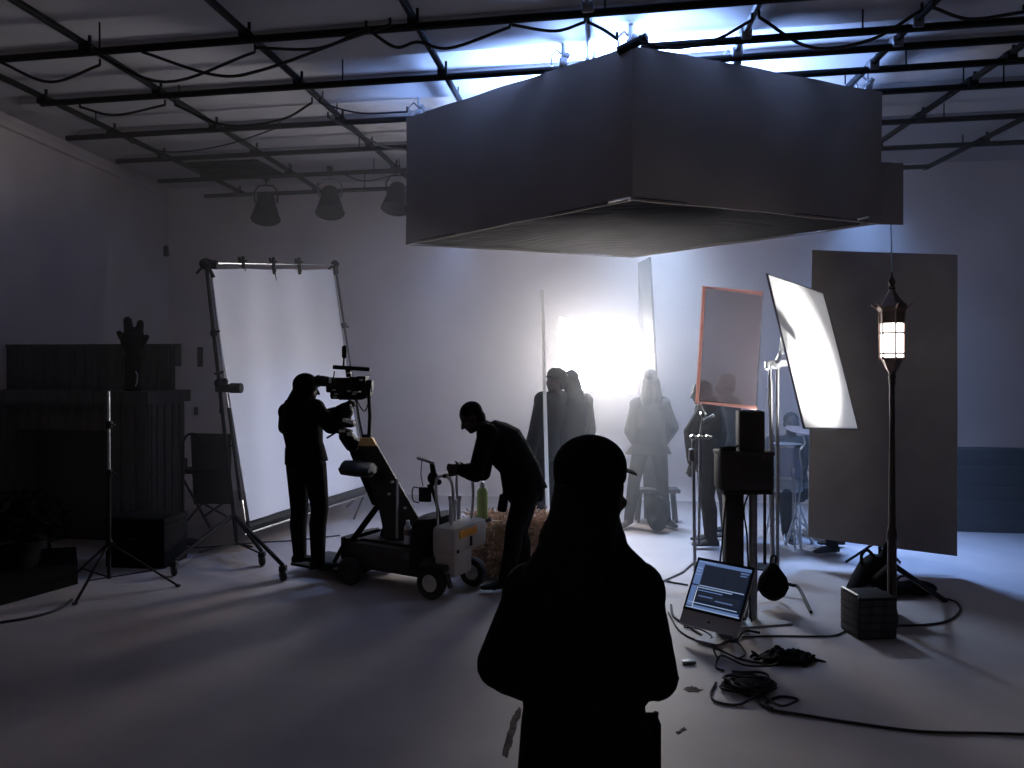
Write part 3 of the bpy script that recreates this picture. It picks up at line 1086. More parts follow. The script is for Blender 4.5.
m_ = MB()
fbox(m_, -.46, 0, 0, .58, 0, 1.42)
fbox(m_, -1.95, -1.5, 0, .58, 0, 1.42)
fbox(m_, -1.5, -.46, 0, .58, 1.15, 1.42)
m_.build('fire_surround', M_WOODDK, t)
m_ = MB()
fbox(m_, -1.5, -.46, .30, .58, 0, 1.15)
m_.build('firebox', M_BLACK, t)
for u0, u1 in ((-.44, -.34), (-.28, -.18), (-.12, -.02), (-1.93, -1.83), (-1.62, -1.52)):
    m_ = MB()
    fbox(m_, u0, u1, -.025, .01, .02, 1.40)
    m_.build('pilaster', M_WOODDK, t)
for v0 in (.06, .20, .34, .47):
    m_ = MB()
    fbox(m_, -.01, .018, v0, v0 + .09, .02, 1.40)
    m_.build('side_board', M_WOODDK, t)
m_ = MB()
fbox(m_, -2.0, .03, -.12, .66, 1.42, 1.54)
m_.build('mantel_shelf', M_WOODDK, t)
m_ = MB()
fbox(m_, -2.12, -.10, .50, .58, 1.54, 2.0)
u = -2.1
random.seed(5)
while u < -.16:
    w_ = random.uniform(.07, .16)
    fbox(m_, u, min(u + w_ - .012, -.10), .475, .51, 1.54, 2.0)
    u += w_
fbox(m_, -2.12, -.09, .46, .60, 1.985, 2.02)
m_.build('overmantel', M_WOODDK, t)
# ornament on the mantel
B0 = fq(-.29, .12, 1.54)
t = thing('mantel_sculpture', 'dark sculpture of a cupped shape with two upright prongs on the mantel', 'sculpture', B0)
m_ = MB()
m_.lathe([(.01, 0), (.086, 0), (.086, .03), (.072, .06), (.072, .27), (.080, .32), (.064, .355), (.066, .39), (.108, .47), (.112, .56), (.07, .60)], B0, ZA, 24)
m_.cap(B0 + V((-.03, 0, .55)), B0 + V((-.050, 0, .70)), .048, .042).cap(B0 + V((.06, 0, .55)), B0 + V((.078, 0, .68)), .044, .032)
m_.cap(B0 + V((-.07, 0, .48)), B0 + V((-.145, .02, .58)), .042, .026).cap(B0 + V((.08, 0, .46)), B0 + V((.140, 0, .54)), .040, .026)
m_.ell(B0 + V((.01, -.03, .58)), (.07, .06, .06))
fuse(m_, 'figure', M_STATUE, t, .010, 2)
m_ = MB()
m_.tube(spline([B0 + V((.055, -.05, .20)), B0 + V((.075, -.055, .16)), B0 + V((.072, -.06, .09)), B0 + V((.055, -.055, .05))]), .006, 6)
m_.build('handle', M_STEEL, t)  # bright sliver standing in for a highlight on the sculpture's side
# hearth slab, plant, crate
t = tag(MB().prism([G(0, 606), G(78, 584), G(76, 562), V((-4.9, 6.7, 0))], ZA * .14).build('hearth_slab', M_BLACK), 'low black slab lying on the floor below the dark plant', 'slab')
base_of(t)
t.data.materials[0] = M_TIMBER
pb = V((-4.05, 6.25, .14))
t = thing('potted_plant', 'dark bushy plant in a pot on the black slab at the left edge', 'plant', pb)
MB().lathe([(.01, 0), (.13, 0), (.17, .20), (.18, .22), (.15, .22), (.14, .17), (.01, .16)], pb, ZA, 20).build('pot', M_BLACK, t)
m_ = MB()
random.seed(3)
for i in range(420):
    a, e, rr_ = random.uniform(0, 6.28), random.uniform(-.2, 1.5), random.uniform(.12, .40)
    c = pb + V((math.cos(a) * math.cos(e) * rr_, math.sin(a) * math.cos(e) * rr_, .26 + math.sin(e) * rr_ * .95))
    dd = V((random.uniform(-1, 1), random.uniform(-1, 1), random.uniform(-.4, .8))).normalized() * random.uniform(.05, .09)
    sd = dd.orthogonal().normalized() * .022
    m_.add([c - dd, c + sd, c + dd, c - sd], [(0, 1, 2, 3)])
m_.build('foliage', M_LEAF, t)
m_ = MB()
for i in range(9):
    a = i * .7
    m_.tube(spline([pb + ZA * .15, pb + V((math.cos(a) * .08, math.sin(a) * .08, .35)), pb + V((math.cos(a) * .22, math.sin(a) * .22, .48))], 4), .006, 5)
m_.build('stem', M_LEAF, t)
cc = V((-3.32, 6.92, 0))
t = thing('equipment_box', 'black equipment trunk standing on the floor before the stage fireplace', 'case', cc)
R_ = Matrix.Rotation(-.1, 3, 'Z')
MB().box(cc + ZA * .19, (.56, .40, .38), R_, .02).build('body', M_BAG, t)
MB().box(cc + ZA * .41, (.57, .41, .07), R_, .02).build('lid', M_BAG, t)
MB().tube([cc + R_ @ V((-.08, -.21, .30)), cc + R_ @ V((-.06, -.235, .27)), cc + R_ @ V((.06, -.235, .27)), cc + R_ @ V((.08, -.21, .30))], .008, 6).build('handle', M_RUBBER, t)
# small black stand by the fireplace side with a gooseneck
q = fq(.14, .30, 0)
t = thing('gooseneck_stand', 'thin black stand with a bent gooseneck beside the fireplace flank', 'stand', q)
MB().tube([q + ZA * .02, q + ZA * 1.0], .014, 8).build('pole', M_PIPE, t)
MB().tube(spline([q + ZA * 1.0, q + V((.05, 0, 1.09)), q + V((.13, 0, 1.10)), q + V((.18, 0, 1.03)), q + V((.19, 0, .95))]), .012, 8).build('gooseneck', M_PIPE, t)
MB().lathe([(.01, 0), (.15, 0), (.15, .02), (.03, .035), (.01, .04)], q, ZA, 20).build('base', M_PIPE, t)
# wall fittings
for px, py, w_, h_, lab in ((164, 251, .07, .16, 'small dark hook box fixed high on the left wall'),
                            (178, 355, .09, .34, 'narrow dark slotted plate on the wall beside the overmantel'),
                            (200, 357, .07, .30, 'faint narrow plate on the wall next to the white screen'),
                            (196, 411, .05, .12, 'tiny dark plate on the wall below the two narrow plates')):
    x_ = -5.25 + .25
    # left of the room corner the sight line meets the left wall, right of it the back wall
    dirx, = ((px - CX) / F,)
    sL = (LW1.x - LW0.x) / (LW1.y - LW0.y)
    dep = (LW0.x - LW0.y * sL) / (dirx - sL)
    back = not (0 < dep < LW1.y)
    if back:
        sB = (RW1.y - LW1.y) / (RW1.x - LW1.x)
        dep = (LW1.y - sB * LW1.x) / (1 - sB * dirx)
    q = P(px, py, dep - (.03 if back else .0))
    R_ = Matrix.Rotation(-.13, 3, 'Z') if back else Matrix.Rotation(-.053, 3, 'Z') @ Matrix.Rotation(math.pi / 2, 3, 'Z')
    if not back:
        q.x += .03
    m_ = MB().box(q, (w_, .05, h_), R_, .008)
    m_.box(q - ZA * h_ * .3 + (V((0, -.03, 0)) if back else V((.03, 0, 0))), (w_ * .5, .04, h_ * .2), R_, .005)
    tag(m_.build('wall_fitting', M_COAT if 'faint' in lab else M_BLACK, None, q), lab, 'fitting', 'small fittings on the wall by the white screen')

# ------------------------------------------------------------------ bare tripod stand at the left
SB = V((-3.17, 5.98, 0))
t = thing('light_stand', 'thin bare black tripod stand on the floor before the fireplace', 'stand', SB)
tp = P(108.5, 391, 5.98)
MB().tube([SB + ZA * .12, V((SB.x, SB.y, .95))], .015, 10).build('pole', M_PIPE, t)
MB().tube([V((SB.x, SB.y, .9)), tp], .011, 10).build('riser', M_GALV, t)
for z_ in (.40, .95, 1.33):
    MB().lathe([(.02, -.03), (.026, -.01), (.026, .01), (.02, .03)], V((SB.x, SB.y, z_)), ZA, 14).bar(V((SB.x, SB.y, z_)), V((SB.x + .05, SB.y - .01, z_)), .012, .012).build('collar', M_BLACK, t)
for px, py in ((75, 605), (67, 583.5), (178, 587)):
    e = G(px, py)
    m_ = MB()
    m_.bar(SB + ZA * .40, e + ZA * .012, .022, .014, bev=.003)
    m_.bar(SB + ZA * .13, (SB + ZA * .40).lerp(e, .62), .014, .008)
    lg = m_.build('leg', M_PIPE, t)
    MB().ell(e + ZA * .012, (.022, .022, .012)).build('rubber_foot', M_RUBBER, lg)

# ------------------------------------------------------------------ folding chair behind it
CB = V((-3.34, 8.35, 0))
t = thing('folding_chair', 'dark director chair with tall black cloth back and side tray by the white screen', 'chair', CB)
dep = 8.35
MB().panel([P(191, 433, dep), P(231, 434, dep), P(231, 504, dep - .1), P(194, 504, dep - .1)], .025, (10, 8), lambda u, v: .015 * math.sin(u * 4)).build('backrest', M_BAG, t)
MB().prism([P(179, 470, dep - .25), P(222, 469, dep - .35), P(214, 466, dep + .02), P(182, 467, dep + .02)], ZA * -.045).build('side_tray', M_COAT, t)
for a, b in (((181, 475, -.2), (210, 531, -.35)), ((205, 500, -.2), (181, 531, -.35)), ((222, 504, 0), (203, 520, .15)), ((204, 504, 0), (226, 519, .15))):
    e = G(b[0], b[1] - 2)
    MB().tube([P(a[0], a[1], dep + a[2]), V((e.x, e.y, .012))], .013, 8).build('leg', M_PIPE, t)
MB().box(P(182, 466, dep - .12) + ZA * .03, (.09, .09, .11), None, .012).build('cup_holder', M_BLACK, t)
MB().panel([P(194, 500, dep - .1), P(232, 500, dep - .1), P(226, 500, dep + .32), P(198, 500, dep + .32)], .03).build('seat', M_BAG, t)

# ------------------------------------------------------------------ camera dolly
W1 = V((-.61, 5.87, 0))
DD, DA = V((-.88, .47, 0)).normalized(), V((.47, .88, 0)).normalized()
RD = Matrix((DD, -DA, ZA)).transposed()          # x forward, y towards the camera


def dq(u, v, z):
    return W1 + DD * u + DA * v + ZA * z


def dbox(mb, u0, u1, v0, v1, z0, z1, bev=.012):
    return mb.box(dq((u0 + u1) / 2, (v0 + v1) / 2, (z0 + z1) / 2), (abs(u1 - u0), abs(v1 - v0), z1 - z0), RD, bev)


t = thing('camera_dolly', 'motorised camera dolly with grey end housing, pneumatic wheels and a raised boom arm', 'camera dolly', dq(.4, .25, 0))
DOLLY = t
m_ = MB()
dbox(m_, .10, .86, .04, .50, .12, .335, .02)
dbox(m_, .78, .98, .06, .48, .16, .36, .02)
dbox(m_, .05, .90, .10, .44, .335, .36, .008)
m_.build('chassis', M_DOLLYDK, t)
m_ = MB()
dbox(m_, -.20, .02, .0, .50, .33, .555, .04)
dbox(m_, -.195, .0, .01, .27, .17, .40, .03)
dbox(m_, .0, .16, .06, .46, .20, .50, .03)
m_.build('end_housing', M_DOLLY, t)
m_ = MB()
dbox(m_, -.206, -.199, .06, .32, .465, .52, .0)
m_.build('warning_label', M_ORANGE, t)['label'] = 'orange label'
m_ = MB()
dbox(m_, -.207, -.199, .22, .245, .38, .455, .0)
m_.build('latch', M_BLACK, t)
dbox(MB(), -.207, -.199, .03, .05, .36, .385, .0).build('lock', M_BLACK, t)
m_ = MB()
dbox(m_, .0, .30, -.02, .06, .24, .31, .02)
dbox(m_, -.14, .16, -.03, .05, .22, .27, .015)
m_.tube([dq(-.13, 0, .2), dq(-.16, 0, .1)], .02, 8)
m_.build('wheel_guard', M_DOLLYDK, t)
m_ = MB()
m_.loft([(dq(.10, .22, .61), DD * .02, DA * .16), (dq(.12, .22, .595), DD * .09, DA * .22), (dq(.14, .22, .54), DD * .125, DA * .25), (dq(.15, .22, .36), DD * .145, DA * .26), (dq(.15, .22, .20), DD * .145, DA * .26)], 24)
m_.build('motor_cowl', M_BLACK, t)


def wheel(u, v, r=.125, w=.075, out=-1, rm=None):
    c = dq(u, v, r)
    ax = DA * out
    h = w / 2
    o = MB().lathe([(r * .52, -h * .8), (r * .70, -h), (r * .92, -h * .92), (r * .99, -h * .45), (r, 0), (r * .99, h * .45), (r * .92, h * .92),
                    (r * .70, h), (r * .52, h * .8), (r * .45, 0), (r * .52, -h * .8)], c, ax, 32).build('wheel', M_RUBBER, t)
    MB().lathe([(.01, -h * .6), (r * .50, -h * .6), (r * .53, h * .2), (r * .53, h * .82), (r * .44, h * .75), (r * .36, h * .35), (r * .2, h * .4), (r * .17, h * .8), (.01, h * .85)],
               c, ax, 28).build('rim', rm or M_RIM, o)
    return o


wheel(0, -.02)
wheel(-.11, .42, .118)
wheel(.80, -.02, .115, rm=M_DOLLYDK)
wheel(.80, .52, .115, rm=M_DOLLYDK)
wheel(.93, .30, .10, rm=M_DOLLYDK)
m_ = MB()
dbox(m_, .92, 1.50, .02, .50, .06, .085, .006)
m_.build('platform', M_BLACK, t)
MB().bar(dq(.90, .06, .36), dq(1.06, .04, .085), .04, .02).build('platform_bracket', M_BLACK, t)
MB().bar(dq(.90, .46, .36), dq(1.06, .48, .085), .04, .02).build('platform_bracket', M_BLACK, t)
# push handles
for v_, zt in ((.10, .93), (.40, .93)):
    m_ = MB()
    m_.tube(spline([dq(-.10, v_, .53), dq(-.12, v_, .75), dq(-.10, v_, .90), dq(-.03, v_, zt), dq(.03, v_, zt - .02), dq(.04, v_, .85), dq(.03, v_, .7), dq(.02, v_, .45)], 6), .0115, 10)
    m_.build('push_handle', M_STEEL, t)
m_ = MB()
m_.tube([dq(-.05, .08, .935), dq(-.05, .42, .935)], .016, 10)
m_.build('grip_bar', M_BLACK, t)
for v_, h_ in ((.18, .74), (.25, .70), (.32, .72)):
    MB().tube([dq(-.04, v_, .53), dq(-.04, v_, h_)], .010, 8).lathe([(.012, 0), (.017, .01), (.017, .035), (.01, .04)], dq(-.04, v_, h_ - .01), ZA, 12).build('control_lever', M_STEEL, t)
# monitor arm
dm = 6.0
m_ = MB()
m_.tube(spline([P(440, 522, dm), P(437, 505, dm), P(432, 487, dm), P(433, 470, dm)], 6), .014, 8)
m_.ell(P(433, 478, dm), (.045, .03, .05)).ell(P(438, 482, dm), (.03, .025, .025)).cap(P(434, 476, dm), P(432, 464, dm), .025, .02)
m_.build('monitor_arm', M_BLACK, t)
MB().bar(P(417, 457.5, dm), P(434, 463, dm), .05, .022, bev=.006).build('monitor_sunshade', M_GALV, t)
MB().box(P(425, 494.5, dm), (.10, .03, .115), Matrix.Rotation(-.2, 3, 'Z'), .008).bar(P(428, 487, dm), P(434, 483, dm), .03, .03).build('control_monitor', M_BLACK, t)
MB().tube(spline([P(422, 460, dm), P(421, 474, dm), P(423, 486, dm)]), .004, 6).tube(spline([P(420, 488, dm), P(413, 488, dm), P(413, 500, dm), P(419, 503, dm)]), .005, 6).build('monitor_cable', M_RUBBER, t)
# boom arm
da = 6.28


def slab(pts, d0, th):
    q = [P(x, y, d0 - th / 2) for x, y in pts]
    return MB().prism(q, V((0, th, 0)))


slab([(358, 445), (376, 444), (424, 528), (394, 526)], da, .05).build('boom_arm', M_DOLLYDK, t)
slab([(357.5, 446), (360, 438), (372, 438), (377, 446)], da - .002, .058).build('boom_tape', M_TAN, t)['label'] = 'tan tape band'
slab([(343, 433), (358, 440), (388, 505), (372, 505), (351, 456)], da + .14, .09).build('lower_boom', M_BLACK, t)
slab([(366, 476), (394, 476), (408, 520), (408, 545), (386, 545), (378, 505)], da + .05, .10).build('boom_column', M_DOLLYDK, t)
m_ = MB()
m_.bar(P(380, 503, da + .05), P(352, 541, da + .05), .05, .05, bev=.008)
m_.bar(P(391, 510, da + .1), P(382, 536, da + .1), .05, .04, bev=.008)
m_.build('boom_strut', M_BLACK, t)
MB().tube([P(397, 479, da - .1), P(397, 538, da - .1)], .010, 8).build('hydraulic_rod', M_STEEL, t)
for px, py in ((392, 482), (389, 494), (405, 508)):
    MB().box(P(px, py, da - .08), (.025, .02, .018), None, .004).build('bolt', M_STEEL, t)
m_ = MB().loft([(P(341.5, 467, da - .15), V((.01, 0, 0)), V((0, .12, 0))), (P(344, 467.5, da - .15), V((0, 0, .055)), V((0, .17, 0))), (P(358, 468.5, da - .15), V((0, 0, .062)), V((0, .19, 0))),
               (P(372, 470, da - .15), V((0, 0, .055)), V((0, .17, 0))), (P(376, 470, da - .15), V((0, 0, .02)), V((0, .12, 0)))], 20)
m_.build('operator_seat', M_RUBBER, t)
MB().bar(P(372, 470, da - .1), P(384, 478, da), .05, .05, bev=.01).build('seat_arm', M_BLACK, t)

# ------------------------------------------------------------------ film camera on the head
dc = 6.25
CBs = P(352, 430, dc)
t = thing('film_camera', 'film camera with eyepiece, matte box and small monitor on the boom of the dolly', 'camera', CBs)
m_ = MB()
m_.box(P(343, 388, dc), (.18, .16, .17), None, .015).box(P(352, 396, dc), (.20, .12, .06), None, .01).box(P(357, 380, dc), (.12, .10, .05), None, .01).box(P(331, 385, dc - .02), (.06, .12, .12), None, .012).box(P(346, 397, dc), (.22, .14, .03), None, .006)
m_.build('camera_body', M_BLACK, t)
MB().lathe([(.03, 0), (.045, .01), (.05, .05), (.042, .06), (.042, .12), (.052, .13), (.052, .17), (.03, .175)], P(352, 386, dc), V((1, 0, 0)), 20).build('lens', M_BLACK, t)
m_ = MB()
m_.box(P(365, 388, dc), (.035, .15, .17), None, .006).box(P(363, 377, dc), (.07, .16, .012), None).box(P(370, 391, dc), (.03, .13, .09), None, .006)
m_.build('matte_box', M_BLACK, t)
m_ = MB()
m_.cap(P(332, 382, dc - .08), P(322, 381, dc - .08), .04, .045).lathe([(.02, 0), (.05, .005), (.045, .03), (.03, .05)], P(320, 381, dc - .08), V((-1, 0, 0)), 16)
m_.build('eyepiece', M_RUBBER, t)
MB().box(P(330, 380, dc - .15), (.02, .012, .05), None, .004).build('eyepiece_ring', M_PAPER, t)
m_ = MB()
m_.bar(P(333, 367, dc), P(370, 369.5, dc), .04, .034, bev=.008).bar(P(348, 369, dc), P(349, 377, dc), .025, .04).bar(P(334.5, 371, dc), P(333.5, 378, dc), .008, .008)
m_.build('top_handle', M_BLACK, t)
MB().cap(P(344.5, 356, dc), P(344.5, 348, dc), .022, .022).tube([P(344, 358, dc), P(343.5, 367, dc)], .008, 6).build('antenna', M_BLACK, t)
for px, py in ((334, 390), (336, 394), (349, 391), (354, 394), (361, 380), (349, 373), (335, 397)):
    MB().box(P(px, py, dc - .085), (.03, .012, .014), None, .003).build('fitting', M_STEEL, t)
m_ = MB()
m_.box(P(347, 424, dc), (.13, .14, .05), None, .01).box(P(343, 431, dc), (.14, .12, .05), Matrix.Rotation(.3, 3, 'Y'), .01).cap(P(346, 436, dc), P(352, 444, dc + .05), .06, .065)
m_.tube([P(346, 404, dc), P(346, 422, dc)], .045, 12).ell(P(345, 411, dc), (.07, .07, .07))
m_.tube([P(340, 430, dc), P(327, 438, dc - .1)], .008, 6)
m_.build('fluid_head', M_BLACK, t)
MB().box(P(348, 421, dc - .06), (.09, .03, .03), Matrix.Rotation(.3, 3, 'Y'), .006).box(P(350, 434, dc - .08), (.05, .02, .03), None, .006).box(P(342, 431, dc - .07), (.05, .01, .02)).build('head_plate', M_PAPER, t)
m_ = MB()
m_.tube(spline([P(356, 397, dc), P(358, 412, dc), P(361, 428, dc), P(363, 436, dc)]), .008, 6)
m_.tube([P(369, 395, dc), P(370, 416, dc), P(369, 437, dc)], .016, 8)
m_.tube(spline([P(357, 400, dc), P(361, 408, dc), P(365, 411, dc), P(368, 404, dc)]), .005, 6)
m_.tube([P(362, 436, dc), P(370, 436, dc)], .015, 6)
m_.build('camera_cable', M_RUBBER, t)

# bottles on the dolly
t = DOLLY
dbox(MB(), -.175, -.065, .49, .61, .50, .53, .006).build('bottle_holder', M_DOLLYDK, t)
q = dq(-.12, .55, .53)
t = thing('flask', 'green metal flask with a steel cap standing at the grey end of the dolly', 'bottle', q)
MB().lathe([(.01, 0), (.044, 0), (.046, .01), (.046, .215), (.040, .24), (.024, .255), (.01, .257)], q, ZA, 24).build('bottle_body', M_GREEN, t)
MB().lathe([(.012, .253), (.022, .255), (.022, .285), (.014, .30), (.006, .305)], q, ZA, 18).build('cap', M_STEEL, t)
q = dq(.325, .12, .36)
t = thing('water_bottle', 'small clear plastic water bottle standing on the dark dolly chassis', 'bottle', q)
MB().lathe([(.01, 0), (.030, 0), (.032, .02), (.029, .05), (.032, .08), (.032, .13), (.014, .165), (.012, .17)], q, ZA, 20).build('bottle_body', M_CLEAR, t)
MB().lathe([(.031, .07), (.0335, .072), (.0335, .115), (.031, .117)], q, ZA, 20).build('paper_band', M_COPPER, t)
MB().lathe([(.013, .168), (.015, .17), (.015, .188), (.008, .19)], q, ZA, 14).build('cap', M_PAPER, t)

# ------------------------------------------------------------------ straw bale
hb = V((.10, 6.72, 0))
t = thing('straw_bale', 'brown straw bale lying on the floor behind the bending man', 'bale', hb)
m_ = MB()
tb = bmesh.new()
bmesh.ops.create_cube(tb, size=1)
bmesh.ops.subdivide_edges(tb, edges=list(tb.edges), cuts=14, use_grid_fill=True)
for v in tb.verts:
    n3 = V((v.co.x * .98, v.co.y * .66 * (1 - .42 * (v.co.z + .5)), v.co.z * .46))
    n3 += v.co.normalized() * (.03 * noise.noise(n3 * 9) + .02 * noise.noise(n3 * 23)) - v.co * .05 * v.co.length
    v.co = n3 + hb + ZA * .235
    v.co.z = max(v.co.z, .002)
m_.merge(tb)
m_.build('bale_body', M_STRAW, t)
m_ = MB()
random.seed(9)
for i in range(2400):
    f_ = random.choice('tttfffslr')
    x, y, z = random.uniform(-.48, .48), random.uniform(-.28, .28), random.uniform(.02, .44)
    if f_ == 't':
        z, y = .455, y * .7
    elif f_ == 'f':
        y = -.345 * (1 - .42 * z / .46)
    elif f_ == 's':
        y = .345 * (1 - .42 * z / .46)
    else:
        x = -.495 if f_ == 'l' else .495
    c = hb + V((x, y, z))
    dd = V((random.gauss(0, 1), random.gauss(0, .6), random.gauss(0, .5))).normalized() * random.uniform(.04, .09)
    if c.z - abs(dd.z) < .01:
        dd.z = 0
    sd = dd.cross(V((random.random(), random.random(), random.random()))).normalized() * .006
    m_.add([c - dd - sd, c - dd + sd, c + dd + sd, c + dd - sd], [(0, 1, 2, 3)])
o = m_.build('loose_straw', M_STRAW, t)
o['kind'] = 'stuff'
for x in (-.22, .22):
    MB().tube([hb + V((x, -.35, .01)), hb + V((x, -.205, .455)), hb + V((x, 0, .47)), hb + V((x, .205, .455)), hb + V((x, .35, .01))], .004, 6).build('twine', M_TAN, t)

# ================================================================== PEOPLE
# woman in front
Z = 1.75
W = lambda px, py, dy=0.0: P(px, py, Z + dy)
J = stand((.17, Z, 0), 1.64, 80)
J.update(r=V((1, 0, 0)), f=V((.10, 1, 0)).normalized(), head=W(592, 491), hf=V((.62, .78, -.03)), hu=ZA.copy(), neck=W(588, 556), chest=W(583, 632, .02), waist=W(584, 712),
         pelvis=W(588, 775), shL=W(533, 594), shR=W(634, 592), elL=W(500, 664, .02), elR=W(655, 676, .03), wrL=W(530, 686, .20), wrR=W(640, 668, .26),
         hdL=V((.7, .55, .25)), hdR=V((-.7, .5, .3)), hpL=V((.2, -1, .2)), hpR=V((-.2, -1, .2)), hem=.16)
for s_, px in (('L', 562), ('R', 615)):
    b = W(px, 780)
    J['hip' + s_] = b
    J['kn' + s_] = V((b.x * 1.02, Z + .02, .47))
    J['an' + s_] = V((b.x * 1.05, Z - .01, .08))
    J['toe' + s_] = V((b.x * 1.05 + (.02 if s_ == 'R' else -.02), Z + .17, .03))
fg = person('woman in a peaked cap with long hair standing nearest, seen from behind', (.17, Z, 0), J, 1.64, .0085, hair=None, hat='cap', loose=1.0, wide=.96)
m_ = MB()
m_.ell(W(589, 486), (.081, .088, .105)).cap(W(588, 492, -.02), W(580, 540, -.03), .080, .084)
m_.cap(W(573, 535, -.02), W(542, 575, -.05), .055, .045).cap(W(614, 552, 0), W(642, 578, 0), .036, .034).cap(W(604, 505, -.0), W(609, 545, .0), .030, .043)
m_.cap(W(609, 540, 0.0), W(616, 580, .0), .042, .040)
m_.cap(W(574, 545, -.03), W(572, 610, -.07), .085, .06)
fuse(m_, 'long_hair', M_HAIR, fg, .008, 5)
m_ = MB()
m_.box(W(652, 742, .02), (.035, .06, .12), None, .01).tube([W(655, 731, .02), W(656, 712, .02)], .006, 6)
m_.build('radio_pouch', M_BAG, fg)

# man bending over the dolly
Z = 6.02
W = lambda px, py, dy=0.0: P(px, py, Z + dy)
J = stand((-.10, Z, 0), 1.76, 180)
J.update(f=V((-1, -.1, 0)).normalized(), head=W(471.5, 418), hf=V((-.80, -.08, -.52)), hu=V((-.45, 0, .85)), neck=W(487, 427), chest=W(503, 443), waist=W(519, 466), pelvis=W(525, 490),
         shL=W(487, 434, -.16), shR=W(490, 432, .18), elL=W(476, 474, -.17), elR=W(483, 473, .20), wrL=W(462, 470, -.10), wrR=W(467, 469, .20), htL=-1, htR=1,
         hdL=V((-1, .1, .12)), hdR=V((-1, -.1, .12)), hpL=V((0, 1, -.3)), hpR=V((0, -1, -.3)), hem=.03,
         hipL=W(525, 497, -.09), hipR=W(526, 497, .09), knL=W(514, 531, -.06), knR=W(519, 530, .20), anL=W(505, 585.5, -.02), anR=W(524, 583, .32),
         toeL=W(489, 591, -.03), toeR=W(508, 588, .30))
J['anL'].z, J['toeL'].z, J['anR'].z, J['toeR'].z = .085, .03, .085, .03
bm_man = person('man in dark clothes bending over the dolly handles, in profile', (-.05, Z, 0), J, 1.74, .0075, hair='short', loose=1.5, top='shirt', curl=1.2, deep=1.28, tl=1.9)
m_ = MB()
m_.box(W(503, 503, -.06), (.075, .06, .14), Matrix.Rotation(.15, 3, 'Y'), .02).box(W(507, 493, -.07), (.07, .04, .07), None, .01)
m_.build('tool_pouch', M_BAG, bm_man)

# cameraman on the platform
Z = 6.38
W = lambda px, py, dy=0.0: P(px, py, Z + dy)
J = stand((-1.70, Z, .085), 1.66, 0)
J.update(head=W(307, 389), hf=V((1, .25, -.12)), neck=W(302, 406), chest=W(302, 425), waist=W(304.5, 446), pelvis=W(306.5, 463),
         shL=W(288, 412, .15), shR=W(315, 409, -.13), elL=W(286, 427, .10), elR=W(331, 426, -.16), wrL=W(338, 412, .12), wrR=W(341, 410, -.15),
         hdL=V((.8, -.2, .5)), hdR=V((.75, .35, .5)), hpL=V((0, -1, 0)), hpR=V((0, 1, 0)), hem=.0, f=V((.80, .60, 0)), r=V((.60, -.80, 0)),
         hipL=W(298, 467, .08), hipR=W(314.5, 467, -.06), knL=W(299.5, 512, .12), knR=W(320, 508, -.06), anL=W(300, 563, .12), anR=W(318, 565, -.10),
         toeL=W(314, 567, .18), toeR=W(333, 569, -.04))
for s_ in 'LR':
    J['an' + s_].z, J['toe' + s_].z = .165, .11
person('cameraman in a hooded jacket standing on the dolly platform with his eye to the camera', (-1.70, Z, .085), J, 1.68, .008, hair='short', hat='hood', loose=1.7, top='hooded_jacket', curl=.8,
       hood=True, wide=1.0, deep=1.12, tl=2.2)

# couple before the softbox
Z = 7.75
base = G(547, 365 + 1368 / Z)
J = stand((P(545, 400, Z).x, Z, 0), 1.80, 150)
J.update(head=P(556, 381, Z), hf=V((-.95, -.2, 0)))
dx = P(556, 381, Z).x - J['pelvis'].x
for k_, f_ in (('neck', .75), ('chest', .5), ('shL', .6), ('shR', .6)):
    J[k_].x += dx * f_
person('man in a peaked cap and loose shirt by the white pole, facing left', (P(545, 400, Z).x, Z, 0), J, 1.80, .011, hair='short', hat='cap', loose=1.8, m_top=M_COAT, top='shirt', curl=.6)
Z = 8.0
J = stand((P(571, 400, Z).x, Z, 0), 1.76, 120)
J.update(hf=V((-.6, .8, 0)))
person('long-haired person in a loose top right behind the man in the cap', (P(573, 400, Z).x, Z, 0), J, 1.74, .011, hair='long', loose=1.4, m_top=M_COAT, top='blouse', curl=.6)
# person A in hat and coat
Z = 8.45
s_ = F / Z
X0 = P(650, 400, Z).x
J = stand((X0, Z, 0), 1.78, 95)
J['shL'], J['shR'] = P(637, 405, Z), P(663, 404, Z)
J['elL'], J['elR'] = P(630, 431, Z - .02), P(673, 427, Z - .02)
J['wrL'], J['wrR'] = P(639, 447, Z + .20), P(661, 446, Z + .20)
J['neck'] = P(650, 396, Z)
J['head'] = P(650, 380, Z + .02)
for s2 in 'LR':
    J['hd' + s2] = V(((.6 if s2 == 'L' else -.6), .5, .1))
for s2, px in (('L', 628), ('R', 666)):
    J['an' + s2].x = P(px, 500, Z).x
    J['kn' + s2].x = J['an' + s2].x * .55 + J['hip' + s2].x * .45
    J['toe' + s2] = J['an' + s2] + V((.07 if s2 == 'R' else -.10, -.16, -.05))
person('person in a long loose coat standing wide-legged in the glow beside the softbox', (X0, Z, 0), J, 1.74, .012, hair='long', loose=1.7, coat=.13, wide=1.0, top='coat', m_top=M_COAT, m_bot=M_COAT)
